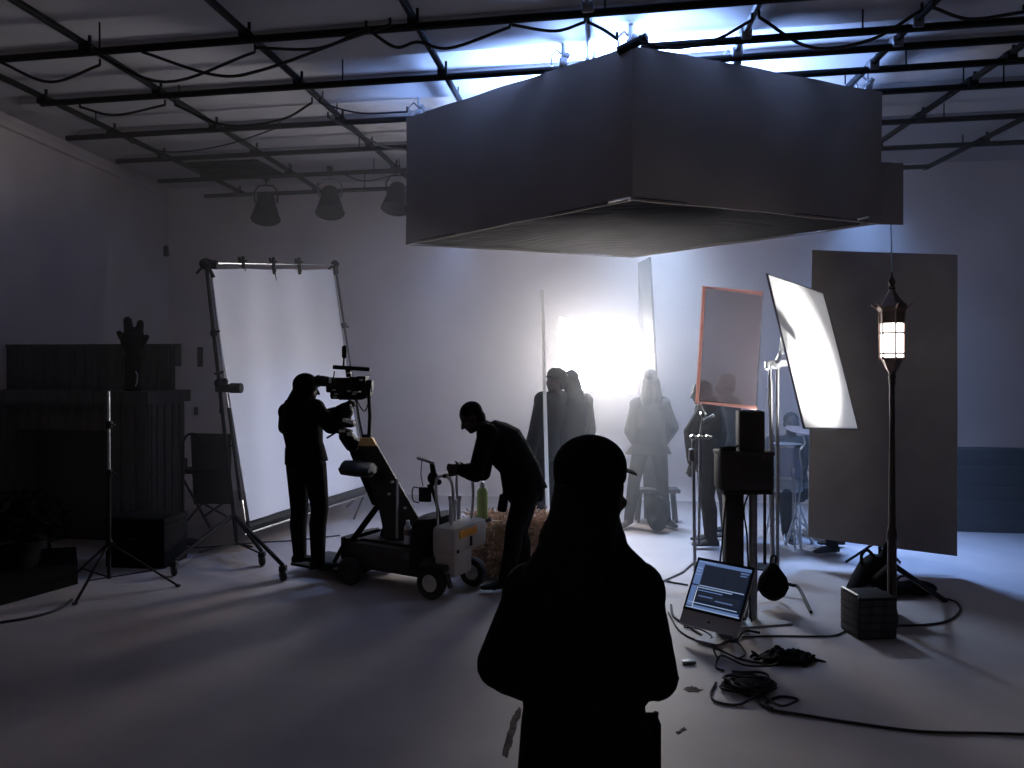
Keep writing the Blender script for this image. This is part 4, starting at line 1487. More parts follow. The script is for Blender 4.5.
# persons behind the salmon-edged scrim
Z = 7.55
X0 = P(708, 400, Z).x
J = stand((X0, Z, 0), 1.76, 170)
J.update(head=P(701, 393, Z), hf=V((-1, 0, -.15)))
J['elL'] = P(691, 432, Z - .2)
J['wrL'] = P(693, 462, Z - .22)
person('person in dark clothes standing behind the salmon-edged scrim, facing left', (X0, Z, 0), J, 1.74, .011, hair='short', loose=2.0, m_top=M_COAT, m_bot=M_COAT, top='jacket')
Z = 7.95
X0 = P(727, 400, Z).x
J = stand((X0, Z, 0), 1.72, 180)
person('person standing half hidden behind the speaker on its pedestal', (X0, Z, 0), J, 1.70, .011, hair='short', loose=2.2, m_top=M_COAT, m_bot=M_COAT, top='jacket')
# person behind the flag
Z = 7.35
X0 = P(832, 400, Z).x
J = stand((X0, Z, 0), 1.75, 185)
J['anL'] += V((-.10, -.05, 0))
J['toeL'] += V((-.10, -.05, 0))
J['anR'] += V((.10, .05, 0))
J['toeR'] += V((.10, .05, 0))
person('person standing behind the tall black flag, only the legs showing below it', (X0, Z, 0), J, 1.74, .011, hair='short', loose=1.8, m_top=M_CLOTHDK, top='jacket')
# seated drummer
Z = 8.2
X0 = P(791, 400, Z).x
J = stand((X0, Z, 0), 1.74, -100)
dz = -.44
for k_ in list(J):
    if isinstance(J[k_], V) and k_ not in ('f', 'r', 'hf', 'hu') and not k_.startswith(('hd', 'hp', 'kn', 'an', 'toe')):
        J[k_].z += dz
for s2, sg in (('L', 1), ('R', -1)):
    J['kn' + s2] = J['hip' + s2] + V((.10 * sg, -.40, .02))
    J['an' + s2] = V((J['kn' + s2].x, J['kn' + s2].y - .02, .08))
    J['toe' + s2] = J['an' + s2] + V((0, -.18, -.05))
    J['el' + s2] = J['sh' + s2] + V((.08 * sg, -.08, -.28))
    J['wr' + s2] = J['el' + s2] + V((-.05 * sg, -.24, .02))
    J['hd' + s2] = V((0, -1, 0))
    J['hp' + s2] = V((0, 0, -1))
person('seated person behind the drums, mostly hidden by the bright diffusion panel', (X0, Z, 0), J, 1.72, .011, hair='short', loose=1.8, m_top=M_COAT, m_bot=M_COAT, top='jacket', curl=1.0)
q = V((X0, Z + .02, 0))
t = thing('drum_stool', 'round padded stool under the seated person behind the drums', 'stool', q)
MB().lathe([(.02, .34), (.15, .34), (.165, .365), (.15, .40), (.02, .405)], q, ZA, 22).build('seat', M_BAG, t)
MB().tube([q + ZA * .06, q + ZA * .35], .018, 8).build('pole', M_STEEL, t)
for a in (0, 2.1, 4.2):
    MB().tube([q + ZA * .22, q + V((math.cos(a) * .2, math.sin(a) * .2, .012))], .010, 6).build('leg', M_STEEL, t)

# ================================================================== RIGHT HAND SIDE
# long white pole
a, b = G(549, 555), P(542, 290, 7.0)
tag(MB().tube([a + ZA * .002, b], [.020, .015], 12).build('tall_pole', M_WOODLT, None, a), 'tall thin pale pole standing upright before the man in the cap', 'pole')
# narrow flat seen nearly edge on
q0, q1 = V((1.50, 8.9, 0)), V((1.62, 8.65, 0))
t = thing('studio_flat', 'tall narrow dark board standing edge-on beside the glowing softbox', 'board', (q0 + q1) / 2)
mb = MB()
tl, tr = P(639, 263, 8.9), P(650, 257, 8.65)
mb.panel([tl, tr, V((q1.x + .12, q1.y, 0.002)), V((q0.x + .06, q0.y, 0.002))], .03)
mb.build('flat_board', M_BLACK, t)
mb = MB()
mb.bar(V((1.60, 8.95, .02)), V((1.58, 8.85, 1.6)), .04, .04)
mb.bar(V((1.60, 8.9, .03)), V((1.75, 9.2, .03)), .05, .05)
mb.build('brace', M_WOODDK, t)
# low bench and round bag in front of person in the coat
t = thing('low_bench', 'low narrow bench on the floor beyond the legs of the person in the coat', 'bench', P(655, 500, 8.75))
bz = .36
MB().box(V((1.66, 8.75, bz)), (.52, .20, .045), None, .008).build('seat', M_WOODDK, t)
for x in (1.44, 1.88):
    for y in (8.67, 8.83):
        MB().bar(V((x, y, .002)), V((x + (1.66 - x) * .15, y, bz)), .03, .03).build('leg', M_WOODDK, t)
q = V((1.57, 8.2, 0))
t = thing('shoulder_bag', 'round dark bag standing on the floor between the legs of the person in the coat', 'bag', q)
mb = MB().ell(q + ZA * .19, (.125, .09, .185)).ell(q + V((0, -.06, .12)), (.09, .06, .10))
fuse(mb, 'bag_body', M_BAG, t, .012, 3)
MB().tube(spline([q + V((-.06, 0, .36)), q + V((-.02, 0, .43)), q + V((.05, 0, .40)), q + V((.09, 0, .30))]), .010, 6).build('handle', M_BAG, t)

# ---- net scrim with salmon edge on a C-stand
SX = V((1.50, 6.1, 0))
TLs, TRs, BRs, BLs = P(704, 287, 6.05), P(763, 293.5, 6.15), P(756, 408, 6.15), P(697, 402, 6.05)
t = thing('net_scrim', 'thin net scrim with a salmon edge held on a chrome stand', 'scrim', SX)
MB().panel([TLs, TRs, BRs, BLs], .003).build('net', see_through('thin_net', (.24, .19, .21), .45), t)
mb = MB()
mb.tube([TRs - (TRs - TLs) * .02, TLs, BLs, BRs], .016, 10)
mb.build('edge_tube', M_PINK, t)['label'] = 'salmon edge tube'
MB().tube([TRs + (BRs - TRs) * .25, BRs], .005, 6).build('edge_wire', M_STEEL, t)
MB().tube([V((SX.x - .03, SX.y, .10)), P(693, 440, 6.1)], .014, 10).build('stand_pole', M_STEEL, t)
MB().tube([P(699, 545, 6.12), P(700, 437, 6.12), P(704, 412, 6.12)], .011, 10).build('extension_arm', M_STEEL, t)
mb = MB()
for px, py, r_ in ((693, 437, .021), (700, 437, .019), (708, 437, .019), (703, 414, .022)):
    mb.lathe([(.01, -.025), (r_, -.02), (r_, .02), (.01, .025)], P(px, py, 6.06), V((0, -1, 0)), 14)
mb.bar(P(690, 437, 6.08), P(712, 437, 6.08), .022, .022, bev=.004).bar(P(704, 421, 6.05), P(714, 415, 6.05), .03, .022, bev=.004).bar(P(699, 404, 6.1), P(706, 420, 6.1), .025, .03, bev=.004)
mb.build('grip_head', M_STEEL, t)
mb = MB()
mb.box(P(692, 455, 6.06), (.05, .04, .10), None, .008)
mb.build('riser_collar', M_GALV, t)
c = V((SX.x - .03, SX.y, 0))
for a in (1.2, 3.3, 5.4):
    e = c + V((math.cos(a) * .42, math.sin(a) * .42, .014))
    MB().tube([c + ZA * .22, c + V((math.cos(a) * .10, math.sin(a) * .10, .14)), e], .011, 8).build('leg', M_STEEL, t)

# ---- bright diffusion panel
TLd, TRd, BRd, BLd = P(767, 274, 5.35), P(823, 293, 6.0), P(858, 429, 6.0), P(804, 428, 5.35)
ST = P(773, 400, 5.75)
ST.z = 0
t = thing('diffusion_panel', 'tall tilted white diffusion frame glowing beside the lantern, on a chrome stand', 'diffusion frame', ST)
MB().panel([TLd, TRd, BRd, BLd], .004, (12, 12), lambda u, v: .006 * math.sin(u * 6) * math.sin(v * 4)).build('diffusion_cloth', M_DIFF, t)
mb = MB()
mb.tube([TLd, TRd, BRd, BLd], .009, 8, True)
mb.build('frame', M_GALV, t)
MB().tube([P(769, 405, 5.75), P(770.5, 362, 5.75)], .012, 10).tube([ST + ZA * .08, P(770.5, 380, 5.75)], .017, 10).build('stand_pole', M_STEEL, t)
MB().tube([P(777.5, 595, 5.8), P(777.5, 366, 5.8)], .014, 10).build('riser', M_STEEL, t)
mb = MB()
q = P(776, 364, 5.72)
mb.bar(q + V((-.07, 0, 0)), q + V((.10, 0, .01)), .04, .05, bev=.006).lathe([(.01, -.03), (.035, -.025), (.035, .025), (.01, .03)], q, V((0, -1, 0)), 14)
mb.bar(q, P(782, 352, 5.6), .03, .03, bev=.005).bar(P(781, 350, 5.6), P(782, 336, 5.55), .02, .02)
mb.box(q + V((-.07, -.01, -.01)), (.03, .05, .06), None, .006)
mb.build('grip_head', M_STEEL, t)
for pts in ([(775, 594), (792, 596), (799, 598), (811, 614)], [(772, 598), (757, 601), (752, 604), (744, 622)], [(774, 596), (770, 588), (768, 582)]):
    ps = [G(*p_) for p_ in pts]
    for i_, p_ in enumerate(ps):
        p_.z = (.10, .085, .075, .014)[i_] if len(ps) == 4 else (.12, .09, .012)[i_]
    MB().tube(spline(ps, 5), .013, 8).build('leg', M_PIPE, t)
q = P(773, 582, 5.62)
t = thing('sandbag', 'leaf-shaped black sandbag hung over the leg of the diffusion panel stand', 'sandbag', V((q.x, q.y, .02)))
mb = MB().loft([(q + ZA * .145, V((.018, 0, 0)), V((0, .02, 0))), (q + ZA * .10, V((.055, 0, 0)), V((0, .045, 0))), (q + ZA * .03, V((.105, 0, 0)), V((0, .06, 0))),
                (q - ZA * .04, V((.120, 0, 0)), V((0, .065, 0))), (q - ZA * .10, V((.085, 0, 0)), V((0, .06, 0))), (q - ZA * .135, V((.03, 0, 0)), V((0, .03, 0)))], 20)
fuse(mb, 'bag_body', M_BAG, t, .010, 3)
MB().tube(spline([q + V((-.02, 0, .14)), q + V((-.01, 0, .19)), q + V((.02, 0, .19)), q + V((.02, 0, .14))]), .007, 6).build('strap', M_BAG, t)
# spotlight on the floor behind the pedestal, aimed up at the panel
lp = P(767, 468, 6.7)
t = thing('spotlight', 'small spotlight on a short stand hidden behind the pedestal, aimed at the diffusion panel', 'lamp', V((lp.x, lp.y, 0)))
aim = (TLd + BLd) / 2 * .60 + (TRd + BRd) / 2 * .40 - ZA * .10
ax = (aim - lp).normalized()
MB().lathe([(.01, -.16), (.045, -.15), (.055, -.05), (.055, 0), (.048, 0), (.045, -.05), (.01, -.06)], lp, ax, 20).build('housing', M_BLACK, t)
MB().tube([V((lp.x, lp.y + .06, .02)), V((lp.x, lp.y + .06, lp.z - .05))], .014, 8).build('pole', M_PIPE, t)
MB().lathe([(.01, 0), (.13, 0), (.13, .012), (.02, .03), (.01, .03)], V((lp.x, lp.y + .06, 0)), ZA, 20).build('base', M_PIPE, t)
spot('panel_beam', lp - ax * .02, aim, 900, (1, .985, .97), 37, .15, .07)

# ---- drums
q = P(786, 480, 7.5)
q.z = 0
t = thing('floor_tom', 'blue-grey tom drum on chrome legs behind the diffusion panel', 'drum', q)
MB().lathe([(.01, .70), (.14, .70), (.14, 1.02), (.01, 1.02)], q, ZA, 28).build('shell', M_DRUM, t)
for z_ in (.70, 1.01):
    MB().lathe([(.135, z_ - .015), (.148, z_ - .015), (.148, z_ + .015), (.135, z_ + .015)], q, ZA, 28).build('hoop', M_STEEL, t)
for a in (.6, 2.7, 4.8):
    e = V((math.cos(a), math.sin(a), 0))
    MB().tube([q + e * .152 + ZA * .85, q + e * .152 + ZA * .35, q + e * .20 + ZA * .012], .009, 8).box(q + e * .150 + ZA * .78, (.03, .03, .05), None, .006).build('leg', M_STEEL, t)
q = P(784, 500, 7.95)
q.z = 0
t = thing('snare_drum', 'dark snare drum on a low stand beneath and behind the blue-grey tom', 'drum', q)
MB().lathe([(.01, .50), (.18, .50), (.18, .64), (.01, .64)], q, ZA, 28).build('shell', M_ALU, t)
for z_ in (.505, .635):
    MB().lathe([(.172, z_ - .012), (.188, z_ - .012), (.188, z_ + .012), (.172, z_ + .012)], q, ZA, 28).build('hoop', M_STEEL, t)
MB().tube([q + ZA * .10, q + ZA * .50], .012, 8).build('pole', M_STEEL, t)
for a in (.2, 2.3, 4.4):
    MB().tube([q + ZA * .28, q + V((math.cos(a) * .24, math.sin(a) * .24, .012))], .010, 8).build('leg', M_STEEL, t)
q = P(802, 500, 7.3)
q.z = 0
t = thing('cymbal_stand', 'bent chrome cymbal stand beside the drums at the flag edge', 'stand', q)
MB().tube(spline([P(798, 505, 7.3), P(802, 470, 7.3), P(800, 452, 7.3), P(805, 443, 7.3), P(802, 432, 7.3)], 6), .012, 8).build('pole', M_STEEL, t)
for px, py in ((786, 545), (801, 549), (812, 544)):
    e = G(px, py)
    e.z = .012
    MB().tube([P(799, 503, 7.3), e], .014, 8).ell(e + ZA * .006, (.02, .02, .015)).build('leg', M_STEEL, t)
MB().lathe([(.005, .012), (.03, .016), (.08, .006), (.15, .0), (.15, -.004), (.03, .008), (.005, .006)], P(801, 430, 7.3), V((.1, -.2, 1)).normalized(), 24).build('cymbal', M_COPPER, t)

# ---- tall black flag
FT = [P(812, 250, 6.75), P(957, 255, 6.45), P(957, 556, 6.45), P(808, 537, 6.75)]
FB = P(880, 400, 6.75)
FB.z = 0
t = thing('black_flag', 'tall black board standing upright behind the lantern', 'flag', FB)
MB().panel(FT, .02, (8, 10), lambda u, v: .006 * math.sin(u * 5 + v * 2)).build('board', M_FLAG, t)
mb = MB()
mb.tube([FB + ZA * .03, FB + ZA * 2.6], .016, 8)
mb.bar(FB + V((-.45, .03, 2.4)), FB + V((.45, -.10, 2.4)), .03, .03).bar(FB + V((-.45, .03, .6)), FB + V((.45, -.10, .6)), .03, .03)
mb.build('back_stand', M_PIPE, t)
for a in (.5, 2.6, 4.7):
    MB().tube([FB + ZA * .25, FB + V((math.cos(a) * .28, math.sin(a) * .28, .012))], .012, 8).build('leg', M_PIPE, t)

# ---- street lantern
LN = P(892, 400, 5.18)
LN.z = 0
zz = lambda py: HC - (py - HY) * 5.18 / F
t = thing('street_lantern', 'lit street lantern prop with a pagoda roof on a slender iron post', 'street lamp', LN)
MB().lathe([(.010, .02), (.040, .02), (.040, .10), (.030, .14), (.030, .60), (.036, .62), (.036, .66), (.024, .70), (.019, 1.2), (.017, zz(385)), (.024, zz(383)), (.018, zz(380)),
            (.026, zz(377)), (.020, zz(374)), (.028, zz(372)), (.02, zz(370))], LN, ZA, 20).build('post', M_LAMPMET, t)


def sq(z, h, rot=.35):
    return [LN + V((math.cos(rot + math.pi / 3 * i) * h, math.sin(rot + math.pi / 3 * i) * h, z)) for i in range(6)]


def hexloft(mb, prof):
    vs, fs = [], []
    for h, z in prof:
        vs += sq(z, h)
    k_ = len(prof)
    for i in range(k_ - 1):
        for j in range(6):
            fs.append((i * 6 + j, i * 6 + (j + 1) % 6, i * 6 + 6 + (j + 1) % 6, i * 6 + 6 + j))
    fs += [tuple(range(5, -1, -1)), tuple(range((k_ - 1) * 6, k_ * 6))]
    return mb.add(vs, fs)


hexloft(MB(), [(.03, zz(371)), (.042, zz(368)), (.062, zz(362)), (.076, zz(358)), (.066, zz(357))]).build('lantern_cup', M_COPPER, t)
hexloft(MB(), [(.066, zz(357.5)), (.070, zz(357)), (.070, zz(323)), (.066, zz(322.5))]).build('glass', M_LGLASS, t)
hexloft(MB(), [(.072, zz(323.5)), (.076, zz(322)), (.078, zz(312)), (.098, zz(309)), (.100, zz(307)), (.064, zz(301)), (.040, zz(296)), (.022, zz(291)), (.016, zz(289))]).build('roof', M_COPPER, t)
mb = MB()
for p_, q_ in zip(sq(zz(358), .079), sq(zz(311), .081)):
    mb.tube([p_, q_], .006, 6)
for py in (333, 353.5):
    mb.tube(sq(zz(py), .077), .006, 6, True)
for p_ in sq(zz(358), .080):
    mb.ell(p_, (.009, .009, .012))
mb.build('glass_bars', M_COPPER, t)
for p_, q_ in zip(sq(zz(308), .095), sq(zz(304.5), .125)):
    MB().cap(p_, q_, .009, .004, 8).ell(q_, (.007, .007, .007)).build('roof_tip', M_COPPER, t)
MB().lathe([(.018, zz(290)), (.024, zz(288)), (.014, zz(286)), (.020, zz(284)), (.024, zz(282)), (.018, zz(279)), (.008, zz(277)), (.004, zz(272))], LN, ZA, 16).build('finial', M_LAMPMET, t)
for px, py in ((944, 602), (849, 602), (893, 629)):
    e = G(px, py)
    e.z = .014
    MB().bar(LN + ZA * .42 + (e - LN) * .05, e, .026, .036, bev=.005).ell(e + ZA * .004, (.03, .03, .016)).build('leg', M_BLACK, t)
a, b = P(891, 225, 6.93), LN + ZA * zz(272)
tag(MB().tube([a, b], .005, 6).build('guy_line', M_GALV, None, b), 'thin line from the lantern finial up to the flap of the overhead box', 'line')
# crate, backpack, sandbag around the post
RCr = Matrix.Rotation(.10, 3, 'Z')
cr = V((2.385, 5.09, 0))
t = thing('slatted_crate', 'small dark slatted crate with a wire handle on the floor by the lantern post', 'crate', cr)


def cq(x, y, z):
    return cr + RCr @ V((x, y, z))


mb = MB()
mb.box(cq(0, .0, .015), (.25, .22, .025), RCr, .004)
for x, y in ((-.115, -.10), (.115, -.10), (-.115, .10), (.115, .10)):
    mb.box(cq(x, y, .13), (.025, .025, .255), RCr, .004)
mb.box(cq(0, 0, .13), (.215, .185, .22), RCr)
mb.build('crate_frame', M_BLACK, t)
for i in range(5):
    z_ = .035 + i * .052
    mb = MB()
    mb.box(cq(0, -.112, z_), (.245, .010, .047), RCr, .003).box(cq(0, .112, z_), (.245, .010, .047), RCr, .003)
    mb.box(cq(-.128, 0, z_), (.010, .22, .047), RCr, .003).box(cq(.128, 0, z_), (.010, .22, .047), RCr, .003)
    mb.build('slat', M_WOODDK, t)
MB().box(cq(0, 0, .265), (.26, .235, .02), RCr, .004).build('lid', M_BLACK, t)
MB().tube([cq(-.125, -.10, .27), cq(-.125, -.10, .29), cq(-.125, .10, .29), cq(-.125, .10, .27)], .007, 6).build('handle', M_STEEL, t)
bp_ = P(869, 500, 5.52)
bp_.z = 0
t = thing('backpack', 'black backpack with a loop handle slumped behind the slatted crate', 'backpack', bp_)
mb = MB().loft([(bp_ + ZA * .005, V((.19, 0, 0)), V((0, .13, 0))), (bp_ + ZA * .12, V((.185, 0, 0)), V((0, .14, 0))), (bp_ + V((.015, 0, .26)), V((.135, 0, 0)), V((0, .12, 0))),
                (bp_ + V((.03, 0, .37)), V((.09, 0, 0)), V((0, .085, 0))), (bp_ + V((.045, 0, .42)), V((.04, 0, 0)), V((0, .05, 0)))], 22)
mb.cap(bp_ + V((.10, 0, .33)), bp_ + V((.135, .02, .50)), .05, .015).ell(bp_ + V((0, -.13, .14)), (.13, .06, .11))
fuse(mb, 'bag_body', M_BAG, t, .012, 4)
MB().tube(spline([bp_ + V((-.065, -.02, .36)), bp_ + V((-.06, -.02, .43)), bp_ + V((-.02, -.02, .46)), bp_ + V((.03, -.02, .41))]), .012, 8).build('loop_handle', M_BAG, t)
MB().box(bp_ + V((.02, -.19, .20)), (.12, .012, .03), None, .004).build('buckle_strap', M_GALV, t)
q = V((3.05, 5.95, 0))
t = thing('sandbag', 'flat black oval sandbag lying on the floor behind the lantern post', 'sandbag', q)
mb = MB().ell(q + V((-.08, 0, .055)), (.17, .10, .055)).ell(q + V((.12, .01, .055)), (.16, .10, .055))
fuse(mb, 'bag_body', M_BAG, t, .012, 3)
MB().tube(spline([q + V((-.06, -.02, .10)), q + V((-.02, -.02, .15)), q + V((.06, -.02, .15)), q + V((.10, -.02, .10))]), .009, 6).build('strap', M_BAG, t)

# ---- pedestal with case and speaker
PB = V((1.74, 5.36, 0))
t = thing('pedestal_stand', 'dark square pedestal post with a steel tube and flat base plate', 'stand', PB)
MB().box(P(733, 540, 5.36) * 1 + V((0, 0, 0)), (.125, .10, 1.1), None, .006).build('square_post', M_CASE, t)
for v in t.children[0].data.vertices:
    w = v.co.z + ORIG[t.name].z
    v.co.z = (.012 if w < .55 else .90)
MB().tube([V((1.70, 5.36, .01)) + V((.0, 0, 0)), V((1.70, 5.36, .90))], .03, 14).build('steel_tube', M_GALV, t)
MB().box(V((1.71, 5.36, .008)), (.42, .30, .014), Matrix.Rotation(.2, 3, 'Z'), .004).build('base_plate', M_ALU, t)
MB().box(V((1.64, 5.36, .910)), (.34, .18, .02), None, .004).build('top_plate', M_CASE, t)
kz = .922
q = P(743.5, 470, 5.36)
q.z = kz
t = thing('equipment_case', 'dark equipment case with rounded lower corners standing on the pedestal', 'case', q)
MB().box(q + ZA * .135, (.375, .20, .27), None, .022).build('body', M_CASE, t)
MB().box(q + ZA * .262, (.38, .205, .03), None, .008).build('lid', M_CASE, t)
for sx in (-.12, .12):
    MB().box(q + V((sx, -.102, .235)), (.05, .010, .03), None, .004).build('latch', M_CASE, t)
q2 = P(750, 450, 5.36)
q2.z = kz + .277
t = thing('speaker', 'black speaker box standing on the dark equipment case', 'speaker', q2)
MB().box(q2 + ZA * .14, (.175, .16, .28), Matrix.Rotation(-.12, 3, 'Z'), .012).build('cabinet', M_CASE, t)
mb = MB()
R_ = Matrix.Rotation(-.12, 3, 'Z')
mb.box(q2 + R_ @ V((0, -.081, 0)) + ZA * .14, (.155, .006, .26), R_, .002)
mb.build('grille', M_CASE, t)
q3 = P(728, 447, 5.3)
q3.z = kz + .277
t = thing('radio_handset', 'small dark handset lying on the equipment case left of the speaker', 'handset', q3)
MB().box(q3 + ZA * .018, (.11, .05, .034), Matrix.Rotation(.3, 3, 'Z'), .010).build('body', M_BLACK, t)
MB().tube([q3 + V((.05, .01, .02)), q3 + V((.09, .02, .05))], .006, 6).build('antenna', M_BLACK, t)
for pts, lab in (([(727, 493), (724, 520), (722, 545), (720, 570)], 'thin black cable hanging down the left face of the square pedestal post'),
                 ([(749, 492), (744, 510), (747, 535), (748, 560)], 'thin black cable hanging between the square post and the steel tube')):
    ps = [P(x, y, 5.22 if pts[0][0] < 740 else 5.30) for x, y in pts]
    ps.append(V((ps[-1].x + .02, ps[-1].y - .02, .012)))
    ps.append(V((ps[-1].x + .10, ps[-1].y + .02, .012)))
    tag(MB().tube(spline(ps, 6), .006, 6).build('hanging_cable', M_RUBBER, None, ps[-1]), lab, 'cable')

# ---- desktop computer on the floor
C0, C1, C2, C3 = P(699, 557.7, 5.18), P(755.8, 568.6, 4.93), None, None
bl = P(679.5, 623, 5.02)
br = bl + (C1 - C0)
tl, tr = C0, C1
uu, vv = (tr - tl), (bl - tl)
nn = uu.cross(vv).normalized()
if nn.y > 0:
    nn = -nn


def iq(u, v, o=0.0):
    return tl + uu * u + vv * v + nn * o


t = thing('desktop_computer', 'all-in-one desktop computer standing tilted on the floor with an editing screen lit', 'computer', (bl + br) / 2 * 1)
MB().panel([iq(0, 0), iq(1, 0), iq(1, 1.0), iq(0, 1.0)], .022).build('case', M_ALU, t)
MB().panel([iq(.0, .0, .0125), iq(1, .0, .0125), iq(1, .79, .0125), iq(.0, .79, .0125)], .003).build('bezel', M_BLACK, t)


def emis(name, c, s_):
    return mat(name, tuple(min(1, x) * .1 for x in c), .3, emit=c, estr=s_)


SM = [emis('screen_dark', (.006, .010, .022), 1.0), emis('screen_blue', (.09, .15, .32), 1.0), emis('screen_pale', (.22, .30, .48), 1.0), emis('screen_grey', (.012, .016, .030), 1.0),
      emis('screen_white', (.6, .68, .8), 1.0)]
mb = MB()
rects = [(.035, .04, .965, .755, 0, .0)]
rects += [(.035, .04, .965, .09, 1, 1), (.05, .052, .35, .062, 2, 2), (.035, .09, .16, .40, 1, 1), (.16, .10, .55, .40, 3, 1), (.56, .10, .94, .40, 3, 1), (.80, .11, .94, .13, 1, 2), (.80, .15, .92, .165, 1, 2),
          (.16, .40, .94, .415, 2, 1), (.035, .42, .13, .72, 1, 1), (.14, .43, .75, .445, 2, 2), (.14, .47, .60, .485, 1, 2), (.14, .50, .92, .62, 3, 1), (.14, .42, .15, .74, 4, 2), (.05, .66, .90, .675, 2, 2),
          (.14, .70, .94, .735, 1, 1), (.035, .735, .965, .752, 2, 1), (.20, .55, .45, .565, 1, 2), (.50, .58, .80, .595, 1, 2), (.05, .15, .14, .165, 2, 2), (.05, .20, .13, .21, 2, 2), (.05, .25, .14, .26, 2, 2)]
for u0, v0, u1, v1, m__, ly in rects:
    mb.mi = m__
    o_ = .0145 + ly * .0006
    mb.add([iq(u0, v0, o_), iq(u1, v0, o_), iq(u1, v1, o_), iq(u0, v1, o_)], [(0, 1, 2, 3)])
mb.build('screen', None, t, mats=SM)
mb = MB()                                # fruit-shaped mark on the chin
c = (.5, .895)
pts = []
asp = uu.length / vv.length
for i in range(20):
    a = 2 * math.pi * i / 20
    r_ = .022 * (1 - .12 * math.cos(2 * a + math.pi))
    x, y = math.cos(a) * r_, math.sin(a) * r_
    if x > .012 and abs(y) < .010:
        x = .012
    pts.append(iq(c[0] + x, c[1] + y * asp, .0115))
mb.prism(pts, nn * .001)
mb.prism([iq(c[0] + x, c[1] + y, .0115) for x, y in ((.001, -.026), (.009, -.040), (.012, -.036), (.006, -.026))], nn * .001)
mb.build('fruit_mark', M_BLACK, t)
mb = MB()
e_ = iq(.5, .55) - nn * .15
e_.z = .006
mb.panel([iq(.36, .45, -.012), iq(.64, .45, -.012), e_ + uu * .16 + ZA * .004, e_ - uu * .16 + ZA * .004], .008)
mb.panel([e_ + uu * .2, e_ - uu * .2, V((iq(.3, 1).x, iq(.3, 1).y, .006)) + nn * .03, V((iq(.7, 1).x, iq(.7, 1).y, .006)) + nn * .03], .009)
mb.build('foot', M_GALV, t)

# ---- cables and odds and ends on the floor


def fcable(pts, lab, r=.008, name='floor_cable', k=8):
    ps = []
    for i, p_ in enumerate(pts):
        q_ = G(p_[0], p_[1])
        q_.z = r + .001 + (p_[2] if len(p_) > 2 else 0)
        ps.append(q_)
    o_ = MB().tube(spline(ps, k), r, 8).build(name, M_RUBBER, None, ps[0])
    return tag(o_, lab, 'cable', 'cables on the studio floor')


fcable([(757, 699, .01), (762, 706), (775, 712), (800, 716), (850, 724), (920, 733), (990, 735), (1060, 737)], 'black cable running over the floor to the right edge of the view', .0075)
fcable([(718, 664, .02), (714, 655, .03), (722, 652), (740, 660), (768, 665), (779, 662, .01), (772, 670, .02), (745, 668, .01), (722, 660, .02), (716, 668), (724, 672)], 'loose black cable loops on the floor just below the computer', .0065)
fcable([(716, 684), (711, 695), (716, 703), (738, 706), (757, 700, .02), (768, 692, .02), (762, 697, .01), (780, 709, .01), (795, 705, .01), (796, 700), (780, 698), (764, 705), (772, 712, .012)], 'long looping black cable around the cable coil on the floor', .007)
fcable([(671, 606), (674, 618), (690, 628), (705, 638), (722, 640), (735, 642), (745, 634, .01), (760, 634)], 'tangled black cable lying along the left foot of the computer', .008)
fcable([(668, 613), (680, 632), (700, 642), (712, 640, .012), (700, 632, .012), (684, 628)], 'second thinner cable looped at the left of the computer', .006)
fcable([(735, 640), (742, 648), (745, 655), (738, 660)], 'short pale cable end under the right corner of the computer', .005)
fcable([(742, 638), (780, 637), (830, 637), (846, 632)], 'straight black cable from the computer to the slatted crate', .006)
fcable([(640, 577), (660, 581), (688, 586)], 'thin dark cable on the bright floor beside the scrim stand', .007)
fcable([(898, 627), (925, 626), (948, 622), (960, 612), (957, 604), (948, 600)], 'black cable curling from the lantern post on the floor at the right', .008)
fcable([(0, 624), (30, 619), (58, 611), (72, 601)], 'black cable on the floor at the left edge running to the light stand', .010)
fcable([(176, 549), (205, 548), (226, 546), (262, 543), (296, 541), (340, 536)], 'thin cable on the floor behind the rolling stand of the white screen', .007)
fcable([(412, 540), (440, 528), (500, 532), (540, 536), (600, 538)], 'dark cable on the far floor behind the straw bale', .007)
# coil
q = G(748, 689)
t = thing('cable_coil', 'thick flat coil of black cable lying on the floor below the computer', 'cable coil', q)
pts = []
for i in range(190):
    a = i * .21
    lay = i / 190
    rr_ = .10 + .022 * math.sin(a * .37) + .018 * math.sin(i * .9)
    pts.append(q + V((math.cos(a) * rr_ * 1.15, math.sin(a) * rr_ * .9, .011 + .045 * lay)))
MB().tube(pts, .0075, 7).build('coiled_cable', M_RUBBER, t)
MB().bar(q + V((-.05, .05, .04)), q + V((.09, .0, .055)), .03, .03, bev=.006).ell(q + V((.02, 0, .03)), (.10, .08, .028)).build('cable_tie', M_BAG, t)
q = G(787, 661)
t = thing('crumpled_cloth', 'crumpled black cloth lying on the floor right of the computer', 'cloth', q)
mb = MB()
random.seed(21)
for i in range(70):
    x, y = random.gauss(0, .09), random.gauss(0, .045)
    x, y = max(-.19, min(.19, x)), max(-.09, min(.09, y))
    h_ = .075 * max(.25, 1 - (x / .21) ** 2 - (y / .10) ** 2) * random.uniform(.6, 1.1)
    R_ = Matrix.Rotation(random.uniform(0, 3), 3, 'Z') @ Matrix.Rotation(random.uniform(-.5, .5), 3, 'Y')
    mb.ell(q + V((x, y, h_ * .6)), (random.uniform(.03, .07), random.uniform(.008, .018), h_ * .58), R_, 10, 6)
mb.ell(q + ZA * .022, (.17, .08, .022))
fuse(mb, 'cloth_heap', M_BAG, t, .006, 3)
q = G(689, 664)
t = thing('tape_dispenser', 'small pale grey gadget lying on the bare floor left of the cable loops', 'gadget', q)
